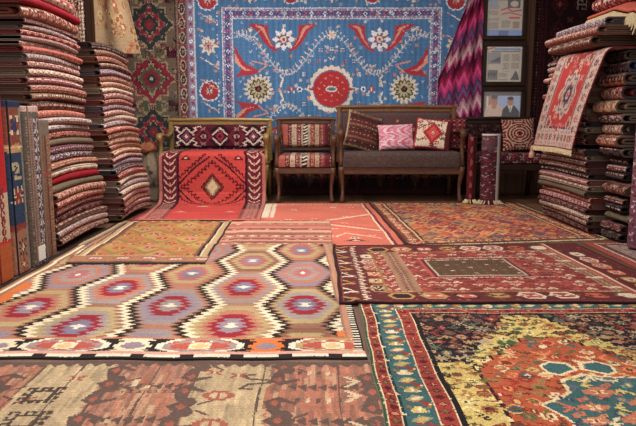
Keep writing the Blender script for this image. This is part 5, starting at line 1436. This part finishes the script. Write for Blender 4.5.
# right stack: neat lower part
S3 = ['maroon', 'brown', 'cream', 'maroon', 'rose', 'red', 'olive', 'cream', 'rose', 'dark', 'brown', 'maroon', 'cream', 'navy']
S3 = [(p, .043) for p in S3]
xf3 = lambda z: float(np.interp(z, [0, .3, .62], [1.94, 1.93, 1.90]))
warp3 = lambda a: .012 * np.sin((a - 4.3) * 2.6) 
zt3 = stack(S3, -1, 4.42, 5.34, xf3, .012, .42, 'folded rugs in the lower right stack', 'the lower right stack', 11, warp3)
# right stack: loosely folded upper part
S4 = [(p, .0425) for p in ('maroon', 'brown', 'cream', 'navy', 'rose', 'cream', 'maroon', 'peach', 'rose', 'cream', 'grey', 'rose', 'rust', 'cream', 'navy')]
xf4 = lambda z: float(np.interp(z, [.6, 1.0, 1.3], [1.90, 1.885, 1.90]))
z4 = stack(S4, -1, 4.44, 5.22, xf4, zt3 + .030, .40, 'rugs in the upper right stack', 'the upper right stack', 13, warp3, .014, .015)
# rugs above the draped one
S5 = [('brown', .065), ('multi', .06), ('lilac', .06)]
z5 = stack(S5, -1, 4.16, 5.02, lambda z: 1.78 + (z - 1.3) * .6, z4 + .034, .40, 'folded rugs above the draped one', 'three over the draped rug', 15, warp3, .02, .04)

# small folded and rolled rugs standing in for the near end of the right stack
def spiral(turns, rx, ry, t, n=26):
    pts = []; N_ = int(n * turns)
    for k in range(N_ + 1):
        th = 2 * PI * k / n; f = 1 - (k / N_) * (turns * t * 1.25) / min(rx, ry)
        f = max(f, .12); pts.append((rx - (min(rx, ry) * (1 - f)) if False else 0, 0)); 
        a = rx - min(rx, ry) * (1 - f); b = ry - min(rx, ry) * (1 - f)
        pts[-1] = (a * math.cos(th), b * math.sin(th))
    return pts
def rolled_flat(cx, cz, rx, rz, y0, y1, pal, label, seed, group):
    t = .010; turns = max(1.5, rz / (t * 1.25) * .85)
    ctr = spiral(turns, rx - t / 2, rz - t / 2, t); base = PALS[pal][0]; back = base * .4 + C(130, 112, 90) * .35
    ns = max(6, int((y1 - y0) / .014))
    col = fold_cols(len(ctr) - 1, ns, pal, seed)
    root = tag(ribbon('rolled_rug', ctr, t, y0, y1, ns, lambda p, q, a: (cx + p, a, cz + q), col, back), label, 'rolled rug', group)
    return root
# near column: a foot of small folded pieces, then rolls
GN = 'small rugs at the near end of the right stack'
z = .012
for i, (kind, pal, T, lab) in enumerate([
    ('f', 'dark', .055, 'almost black small rug, lowest at the near end of the right stack'), ('f', 'maroon', .055, 'maroon small rug just above the lowest, near end of the right stack'),
    ('r', 'olive', .085, 'plain olive grey rug rolled flat, lower of two rolls at the right stack end'), ('f', 'dark', .045, 'almost black small rug between the two flat rolls at the right stack end'),
    ('f', 'maroon', .045, 'maroon small rug just under the brown flat roll at the right stack end'), ('r', 'brown', .12, 'brown patterned rug rolled flat, upper of two rolls at the right stack end'),
    ('f', 'dark', .05, 'almost black small rug just above the brown flat roll'), ('f', 'navy', .05, 'navy and red small rug, second above the brown flat roll'), ('f', 'dark', .055, 'almost black small rug, third above the brown flat roll')]):
    if kind == 'f': folded(2.02 + .012 * (i % 3), -1, 4.10, 4.36, z, T - .002, .34, pal, lab, GN, 500 + i, lambda a: 0 * a)
    else: rolled_flat(2.03 + .15 - (.03 if i == 5 else 0), z + T / 2, .15, T / 2 - .001, 4.03, 4.36, pal, lab, 600 + i, GN)
    z += T + .001
ZUP = z
UP = [('dark', .06, C(92, 80, 74)), ('rust', .075, C(110, 92, 84)), ('cream', .07, C(70, 58, 54)), ('navy', .06, C(120, 106, 92)), ('peach', .08, C(96, 84, 72)), ('red', .085, C(64, 56, 60)), ('rust', .075, C(84, 78, 76)), ('navy', .07, C(70, 74, 90)), ('dark', .06, C(84, 72, 66))]
kk = (z4 - .004 - ZUP) / sum(u_[1] for u_ in UP)
for i, (pal, T, bk) in enumerate(UP):
    T *= kk
    folded(1.935 + [.05, .02, .06, .03, .0, .05, .02, .06, .04][i], -1, 4.06 + .02 * (i % 3), 4.40, z, T - .003, .36, pal,
           '%s loosely folded small rug, %s of nine beside the draped rug' % (WORDS[pal], ['lowest', 'second lowest', 'third lowest', 'fourth lowest', 'middle', 'fourth highest', 'third highest', 'second highest', 'highest'][i]), GN, 540 + i, lambda a: 0 * a, bk=bk)
    z += T

# ---- red and cream rug draped over the right stack -----------------------------
def d_drape():
    W, H = .80, 1.15; v = Cv(W, H, .0065, C(186, 60, 58), 95); CR = C(194, 168, 152); NV = C(60, 60, 90); BR = C(150, 70, 66); RD = C(186, 60, 58)
    v.frame(0, .012, C(120, 40, 50)); v.frame(.012, .15, CR); v.frame(.15, .162, NV); v.frame(.162, .18, C(206, 90, 84))
    def ar(dist, step, fn):
        for k in range(int((H - 2 * dist) / step) + 1): fn(dist, dist + k * step, k); fn(W - dist, dist + k * step, k)
        for k in range(int((W - 2 * dist) / step) + 1): fn(dist + k * step, dist, k); fn(dist + k * step, H - dist, k)
    ar(.08, .075, lambda x, y, k: v.spr(x, y, .0085, FLW, {'a': [BR, NV][k % 2], 'b': C(206, 150, 130), 'c': NV}))
    ar(.035, .035, lambda x, y, k: v.spr(x, y, .0085, ["ab", "ba"], {'a': BR, 'b': CR}))
    ar(.125, .035, lambda x, y, k: v.spr(x, y, .0085, ["ab", "ba"], {'a': C(110, 100, 120), 'b': CR}))
    cx = W / 2
    for cy in (.40, .86):
        for R, c in ((.150, CR), (.128, C(116, 96, 104)), (.112, CR * .95), (.075, C(130, 90, 96)), (.055, NV), (.032, CR), (.015, RD)):
            w_ = v.win(cx - .2, cy - .2, cx + .2, cy + .2); u_ = w_[1] - cx; q_ = (w_[2] - cy) * .82
            v.im[w_[0]][np.hypot(u_, q_) < R * (.9 + .1 * np.cos(8 * np.arctan2(q_, u_)))] = c
        for a in range(24): v.spr(cx + v.r.uniform(-.2, .2), cy + v.r.uniform(-.26, .26), .0085, XX, {'a': [C(206, 120, 104), CR, BR][a % 3], 'b': NV})
        for q in (-1, 1): v.dia(cx + q * .19, cy - .21, .05, .06, CR, .02); v.dia(cx + q * .19, cy - .21, .028, .035, BR, .02)
    return v.wear(.06)
cvd = d_drape()
zt = z4 + .014
def f_drape(u, v):
    # v=0 bottom hem, up the aisle face then over the top of the stack
    Lf = zt - .60; s = v
    f = u / cvd.W                     # 0 = far (left in view) edge
    up = np.clip(s / Lf, 0, 1)
    Y = (5.26 - .42 * up ** 1.1) - f * .80
    r = .045; over = np.clip(s - (Lf - r), 0, None)
    a = np.clip(over / r, 0, PI / 2)
    Xf = 1.845 - .008 * np.sin(f * 7 + 1) - .020 * (1 - up) - .012 * np.sin(up * PI)
    X = Xf + r * (1 - np.cos(a)) + np.clip(over - r * PI / 2, 0, None)
    Z = np.where(s < Lf - r, .60 + s, zt - r + r * np.sin(a)) + .012 * np.sin((Y - 4.3) * 2.6) * 1.0
    return X, Y, Z
dr = empty('draped_rug', (1.84, 4.8, .58), 'red and cream rug with pale medallions draped over the side of the right stack', 'rug')
cloth('woven_field', cvd, f_drape, M_PILE, thick=.008, parent=dr)
g = Geo(); rr = random.Random(4)
for k in range(60):
    f = k / 59; X, Y, Z = [float(q) for q in f_drape(np.array(f * .8), np.array(0.0))]
    g.sweep([(X + .002, Y, Z + .004), (X - .002, Y + rr.uniform(-.005, .005), Z - .018), (X - .002, Y + rr.uniform(-.01, .01), Z - .035)], (.004, .0045), 4)
g.out('fringe', FRINGE, dr)
# tassel hanging from its far corner
g = Geo(); X, Y, Z = [float(q) for q in f_drape(np.array(0.0), np.array(0.0))]
g.lathe(X - .01, Y - .0, [(.003, Z + .005), (.012, Z - .005), (.016, Z - .03), (.012, Z - .036), (.022, Z - .06), (.026, Z - .095), (.02, Z - .10)], 10)
g.out('tassel', solid('rose_tassel', (190, 140, 130), .9, .2, 80), dr, True)

# ---- salmon fringed rug and red rug on top of the right stack -------------------
tr = empty('folded_rug', (2.1, 4.3, z5), 'salmon rug with long cream fringe on the right stack, under the red one', 'folded rug')
ztp = z5 + .03
def f_sal(u, v):
    s = v                     # across x
    X = 2.03 + s * .8; Y = 3.98 + u + .04 * s
    Z = ztp + .03 - .10 * (np.clip((4.14 - Y) / .14, 0, 1)) ** 1.5 - .06 * np.clip((2.2 - X) / .2, 0, 1) ** 2 + .05 * np.clip((Y - 4.2) / .2, 0, 1)
    return X, Y, Z
cloth('plain_back', plain(.85, .5, C(190, 84, 66), .02, 6, .06), f_sal, M_PILE, thick=.02, parent=tr)
g = Geo(); rr = random.Random(8)
def tuft(x, y, z, dx, dy, L):
    g.sweep([(x, y, z), (x + dx * .5, y + dy * .5, z - L * .45), (x + dx * .7 + rr.uniform(-.01, .01), y + dy * .7, z - L)], [(.008, .007), (.007, .006), (.003, .003)], 4)
for k in range(70):
    u = k / 69 * .5; X, Y, Z = [float(q) for q in f_sal(np.array(0.0), np.array(u))]; tuft(X, Y - .004, Z - .008, rr.uniform(-.01, .01), -.03, .08 * rr.uniform(.8, 1.1))
for k in range(80):
    u = k / 79 * .85; X, Y, Z = [float(q) for q in f_sal(np.array(u), np.array(0.0))]; tuft(X - .004, Y, Z - .008, -.04, rr.uniform(-.01, .01), .085 * rr.uniform(.8, 1.1))
g.out('fringe', FRINGE, tr)
folded(2.10, -1, 4.02, 4.9, ztp + .098, .10, .38, 'red', 'thick red patterned folded rug, topmost of everything at the right wall', None, 801, lambda a: 0 * a)

# ---- rolled rug standing at the right edge ---------------------------------------
def stand_roll(cx, cy, rx, ry, z0, z1, cv, label, lean=(0, 0), ang=0, name='rolled_rug', selv=None, turns=None, extra=None, inner=C(90, 66, 56), sq=2.0, fringe=False):
    t = .009; turns = turns or 3.2; n = 30
    ctr = []; N_ = int(n * turns)
    for k in range(N_ + 1):
        th = 2 * PI * k / n; sh = (k / n) * t * 1.25; a, b = max(rx - t / 2 - sh, .006), max(ry - t / 2 - sh, .006)
        c, s = math.cos(th), math.sin(th); c = math.copysign(abs(c) ** (2 / sq), c); s = math.copysign(abs(s) ** (2 / sq), s)
        ctr.append((a * c, b * s))
    ca, sa = math.cos(ang), math.sin(ang); L = z1 - z0; ns = cv.ny
    def place(p, q, a):
        x = p * ca - q * sa; y = p * sa + q * ca
        return cx + x + lean[0] * (a - z0), cy + y + lean[1] * (a - z0), a
    # outer turn gets the design, one design width per turn
    acc = np.array([math.hypot(ctr[i + 1][0] - ctr[i][0], ctr[i + 1][1] - ctr[i][1]) for i in range(len(ctr) - 1)]); cum = np.cumsum(acc) - acc / 2
    ix = (cum / cum[n - 1] * cv.nx * 1.0).astype(int) % cv.nx
    col = cv.im[:, ix]; col[:, n + 2:] = inner
    o = empty(name, (cx, cy, z0), label, 'rolled rug')
    ribbon('wound_rug', ctr, t, z0, z1, ns, place, col, inner * .9, o)
    if fringe:
        g = Geo(); rr = random.Random(3)
        for k in range(26):
            th = 2 * PI * k / 26 + rr.uniform(-.15, .15); x = cx + (rx) * math.cos(th); y = cy + ry * math.sin(th)
            g.sweep([(x, y, z0 + .035), (x + .016 * math.cos(th), y + .016 * math.sin(th) - .004, z0 + .012), (x + rr.uniform(.015, .045) * math.cos(th) , y + .03 * math.sin(th) - .004, z0 + .002)], [(.005, .005), (.006, .005), (.003, .003)], 5)
        g.out('fringe', FRINGE, o)
    return o
def d_roll(W, H, seed, base, accs, cell=.008, edge=None):
    v = Cv(W, H, cell, base, seed)
    for j in range(int(H / .03) + 1):
        for i in range(int(W / .035) + 1):
            v.spr(i * .035 + (j % 2) * .017, j * .03, cell * .95, [XX[0:3], ["a.a", ".b."], ["aba"]][(i + j) % 3], {'a': accs[(i * 2 + j) % len(accs)], 'b': accs[(i + j) % len(accs)]})
    if edge: v.rect(0, H - .03, W, H, edge)
    return v.wear(.1)
stand_roll(2.045, 3.90, .062, .062, .02, .86, d_roll(.4, .84, 101, C(120, 70, 84), [C(190, 160, 160), C(96, 40, 56), C(70, 60, 90)]), 'mauve patterned rolled rug standing upright at the right edge, before the right stack')
# roll standing between sofa and far right bench
def d_r2():
    v = d_roll(.36, .68, 102, C(84, 36, 46), [C(160, 130, 124), C(120, 44, 56), C(50, 30, 40)], .0075)
    m = v.Y > .52; v.im[m] = v.im[m] * .6 + C(110, 96, 100) * .4
    v.rect(0, .665, .36, .68, C(206, 196, 190)); v.rect(.318, 0, .345, .68, C(196, 188, 190)); return v
stand_roll(at(489.5, 190, 6.0)[0], 6.0, .098, .07, .014, .69, d_r2(), 'maroon rolled rug with pale edges standing upright between the sofa and the far right bench', fringe=True)
def d_r3():
    v = Cv(.4, .62, .008, C(96, 22, 32), 103)
    for k in range(6): v.dia(.3, .06 + k * .11, .06, .05, C(64, 18, 26), .016); v.dia(.3, .06 + k * .11, .03, .025, C(140, 60, 60), .016); v.dia(.1, .06 + k * .11, .06, .05, C(64, 18, 26), .016)
    return v.wear(.08)
stand_roll(at(469.5, 190, 6.08)[0], 6.04, .046, .046, .016, .66, d_r3(), 'dark red rolled rug standing upright against the right arm of the sofa', fringe=True)

# ================================================================== LEFT: RUGS STANDING ON EDGE
def upright(y0, y1, X, th, z1, cv, label, inner, lean=0.0, tagp=False, skew=0.0):
    """folded rug stood on its end; its broad face looks into the room"""
    cy = (y0 + y1) / 2; ry = (y1 - y0) / 2 - .004; rx = th / 2; cx = X - rx
    t = .010; n = 44; sq = 4.0; turns = 3.0; ctr = []
    for k in range(int(n * turns) + 1):
        a = 2 * PI * k / n + PI; sh = (k / n) * t * 1.3; A, B = max(rx - t / 2 - sh, .004), max(ry - t / 2 - sh, .004)
        c, s = math.cos(a), math.sin(a); ctr.append((A * math.copysign(abs(c) ** (2 / sq), c), B * math.copysign(abs(s) ** (2 / sq), s)))
    # colours by the y position on the +x face
    cn = np.array(ctr); mid = (cn[1:] + cn[:-1]) / 2
    ix = np.clip(((mid[:, 1] + ry) / (2 * ry) * cv.nx), 0, cv.nx - 1).astype(int)
    col = cv.im[:, ix].copy(); col[:, n + 1:] = inner
    o = empty('standing_rug', (cx, cy, .002), label, 'folded rug')
    L = z1
    def place(p, q, a): return cx + p - lean * a, cy + q + skew * a, a
    ns = cv.ny
    ribbon('wound_rug', ctr, t, .004, z1, ns, place, col, inner, o)
    if tagp:
        Geo().box(X + .001, cy - .07, .035, X + .004, cy + .02, .125, .0008).out('price_tag', solid('paper_tag', (214, 210, 204), .7, .03), o)
    return o
def colface(W, H, cell, base, seed): return Cv(W, H, cell, base, seed)
# finer turn needed so the face resolves the design: dense points on the flat faces
def upright(y0, y1, X, th, z1, cv, label, inner, lean=0.0, tagp=False, skew=0.0):
    cy = (y0 + y1) / 2; ry = (y1 - y0) / 2 - .004; rx = th / 2; cx = X - rx; t = .010
    def rect_loop(A, B, m, k):
        r = min(A, B) * .6; pts = []
        fl = np.linspace(-(B - r), B - r, m)
        for q in fl: pts.append((A, q))
        for a in np.linspace(0, PI / 2, k)[1:-1]: pts.append((A - r + r * math.cos(a), B - r + r * math.sin(a)))
        for p in np.linspace(A - r, -(A - r), 3): pts.append((p, B))
        for a in np.linspace(PI / 2, PI, k)[1:-1]: pts.append((-A + r + r * math.cos(a), B - r + r * math.sin(a)))
        for q in np.linspace(B - r, -(B - r), 4): pts.append((-A, q))
        for a in np.linspace(PI, 1.5 * PI, k)[1:-1]: pts.append((-A + r + r * math.cos(a), -B + r + r * math.sin(a)))
        for p in np.linspace(-(A - r), A - r, 3): pts.append((p, -B))
        for a in np.linspace(1.5 * PI, 2 * PI, k)[1:-1]: pts.append((A - r + r * math.cos(a), -B + r + r * math.sin(a)))
        return pts
    outer = rect_loop(rx - t / 2, ry - t / 2, max(6, int(2 * ry / .009)), 5)
    cn = np.array(outer); nxt = np.roll(cn, -1, 0); mid = (cn + nxt) / 2
    ix = np.clip((1 - (mid[:, 1] + ry) / (2 * ry)) * cv.nx, 0, cv.nx - 1).astype(int)
    # design x=0 is the far side in y? -> x grows towards the far end so it reads left to right
    ix = cv.nx - 1 - ix
    o = empty('standing_rug', (cx, cy, .002), label, 'folded rug')
    def place(p, q, a): return cx + p - lean * a, cy + q + skew * a, a
    col = cv.im[:, ix[:-1]]
    ribbon('outer_layer', outer, t, .004, z1, cv.ny, place, col, inner, o)
    for k in range(1, 3):
        A, B = rx - t / 2 - k * t * 1.6, ry - t / 2 - k * t * 1.6
        if A < .006: break
        lp = rect_loop(A, B, 6, 4)
        ribbon('inner_layer', lp, t, .006, z1 - .004 * k, 2, place, np.zeros((2, len(lp) - 1, 3)) + inner, inner * .8, o)
    if tagp:
        Geo().box(X + .002 - lean * .08, cy - .055, .03, X + .005 - lean * .08, cy + .03, .115, .0008).out('price_tag', solid('paper_tag', (214, 210, 204), .7, .03), o)
    return o
def d_u_red():
    v = Cv(.2, 1.02, .009, C(176, 30, 30), 111)
    v.rect(.0, .2, .2, .5, C(176, 40, 40)); v.rect(.05, .2, .2, .46, C(186, 160, 130))
    for k in range(6): v.spr(.1, .24 + k * .045, .009, XX, {'a': C(120, 40, 40), 'b': C(110, 100, 80)})
    v.rect(0, 0, .2, .2, C(176, 84, 40)); v.rect(0, .2, .2, .215, C(190, 40, 40))
    for y in (.62, .92): v.ell(.02, y, .07, .12, C(206, 186, 150)); v.ell(.02, y, .055, .10, C(186, 30, 30)); v.flower(.02, y, .03, 6, .2, C(206, 186, 150))
    return v.wear(.05)
def d_u_blue():
    v = Cv(.19, .93, .0085, C(40, 58, 84), 112); CR = C(190, 172, 134); RD = C(130, 50, 44)
    for y0_, y1_, c in ((.0, .24, C(150, 100, 76)), (.24, .27, RD), (.70, .90, C(120, 62, 46)), (.66, .70, C(176, 130, 84)), (.90, .93, C(34, 44, 72))): v.rect(0, y0_, .19, y1_, c)
    v.spr(.09, .80, .014, ["aa...aa", "abb.bba", ".bbbbb.", "..bcb..", ".bbbbb.", "abb.bba", "aa...aa"], {'a': CR, 'b': C(40, 50, 84), 'c': CR})
    v.spr(.09, .56, .016, ["aaaa...", "a..aa..", "aa..a..", "..aaa..", ".aa....", ".aaaaa."], {'a': CR * .9})
    v.spr(.08, .43, .015, ["a..a..a", "abbabba", ".bbbbb.", "aabbbaa", ".bbbbb.", "abbabba"], {'a': CR, 'b': RD})
    v.spr(.09, .14, .014, STAR, {'a': C(50, 40, 44), 'b': CR}); v.spr(.09, .05, .012, STAR, {'a': RD, 'b': CR})
    v.rect(.15, 0, .19, .9, C(120, 112, 104)); v.rect(0, .68, .19, .69, CR); 
    return v.wear(.08)
def d_u_grey():
    v = Cv(.19, .90, .0075, C(112, 96, 88), 113); WH = C(176, 168, 164); DK = C(56, 48, 54)
    v.rect(0, 0, .05, .9, C(92, 80, 72)); v.rect(.055, 0, .068, .9, C(140, 90, 80)); v.rect(.17, 0, .19, .9, C(120, 104, 84))
    for k in range(60): v.rect(.012, k * .015, .042, k * .015 + .006, C(130, 112, 96)); v.rect(.07, k * .015, .082, k * .015 + .007, WH * .8)
    v.rect(.088, 0, .158, .84, C(72, 60, 68))
    for k in range(8): v.spr(.123, .05 + k * .105, .0085, ["aa...aa", ".aabaa.", "..aba..", ".abbba.", "..aba..", ".aabaa.", "aa...aa", "...a..."], {'a': WH, 'b': C(120, 60, 70)}, py=.012)
    v.rect(0, .87, .19, .90, C(186, 150, 140)); v.rect(0, .84, .19, .87, C(90, 82, 72)); return v.wear(.08)
def d_u_brown():
    v = Cv(.19, .83, .0085, C(124, 84, 66), 114)
    for k in range(55): v.rect(.03, k * .015, .09, k * .015 + .006, C(104, 84, 70)); v.rect(.10, k * .015, .16, k * .015 + .006, C(150, 110, 84))
    v.rect(.09, 0, .10, .83, C(84, 50, 44)); v.rect(0, .5, .19, .52, C(150, 60, 50)); v.rect(0, .74, .19, .83, C(110, 96, 84)); return v.wear(.1)
upright(3.02, 3.20, -1.60, .10, 1.02, d_u_red(), 'red rug with rust orange end stood upright at the left picture edge', C(150, 60, 50))
upright(3.215, 3.41, -1.605, .10, .93, d_u_blue(), 'dark blue rug with cream figures stood upright, between the red one and the grey one', C(34, 36, 50))
upright(3.42, 3.605, -1.595, .10, .905, d_u_grey(), 'grey and white figured rug stood upright, with a white paper tag at its foot', C(150, 120, 108), tagp=True)
upright(3.615, 3.79, -1.62, .09, .83, d_u_brown(), 'brown narrow-striped rug stood upright against the near left stack', C(150, 126, 108))

# ---- sheepskin bundle between far left stack and bench ----------------------------
def blob(cx, cy, z0, rx, ry, h, seed, mat, name, parent, top=1.0):
    r = np.random.RandomState(seed); nu, nv = 36, 26; V = []; 
    ph = r.uniform(0, 6, 6)
    for j in range(nv + 1):
        f = j / nv; z = z0 + h * f
        pr = (math.sin(PI * (f * .86 + .10)) ** .45) * (1 - .25 * f)
        for i in range(nu):
            a = 2 * PI * i / nu; k = 1 + .10 * math.sin(3 * a + ph[0] + f * 4) + .07 * math.sin(5 * a + ph[1] - f * 9) + .05 * math.sin(9 * a + f * 20 + ph[2])
            V.append((cx + rx * pr * k * math.cos(a), cy + ry * pr * k * math.sin(a), z + .01 * math.sin(4 * a + ph[3])* (0 if j == 0 else 1)))
    F = [(j * nu + i, j * nu + (i + 1) % nu, (j + 1) * nu + (i + 1) % nu, (j + 1) * nu + i) for j in range(nv) for i in range(nu)]
    F.append(tuple(range(nu))[::-1]); F.append(tuple(nv * nu + i for i in range(nu)))
    return link(name, pyd(name, V, F, True), mat, parent)
def hide_mat():
    m, nt, b = base_mat('cream_and_black_hide'); tc = N(nt, 'ShaderNodeTexCoord'); nz = N(nt, 'ShaderNodeTexNoise'); nz.inputs['Scale'].default_value = 9
    cr = N(nt, 'ShaderNodeValToRGB'); cr.color_ramp.elements[0].position = .36; cr.color_ramp.elements[0].color = (.05, .035, .03, 1); cr.color_ramp.elements[1].position = .5; cr.color_ramp.elements[1].color = (.30, .22, .15, 1)
    nt.links.new(tc.outputs['Object'], nz.inputs['Vector']); nt.links.new(nz.outputs['Fac'], cr.inputs[0]); nt.links.new(cr.outputs[0], b.inputs['Base Color']); b.inputs['Roughness'].default_value = .95
    n2 = N(nt, 'ShaderNodeTexNoise'); n2.inputs['Scale'].default_value = 120; bp = N(nt, 'ShaderNodeBump'); bp.inputs['Strength'].default_value = .8; bp.inputs['Distance'].default_value = .01
    nt.links.new(n2.outputs['Fac'], bp.inputs['Height']); nt.links.new(bp.outputs[0], b.inputs['Normal']); return m
hx = at(147, 190, 6.0)[0]
hb = empty('hide_bundle', (hx, 6.15, .012), 'cream and black hide bundle with a rust top, left of the gilded bench', 'bundle')
blob(hx - .03, 6.28, .002, .12, .13, .52, 5, hide_mat(), 'wrapped_hide', hb)
blob(hx - .05, 6.27, .49, .09, .09, .10, 9, solid('rust_wool', (140, 84, 58), .95, .3, 40, bump=.5), 'rust_cover', hb)
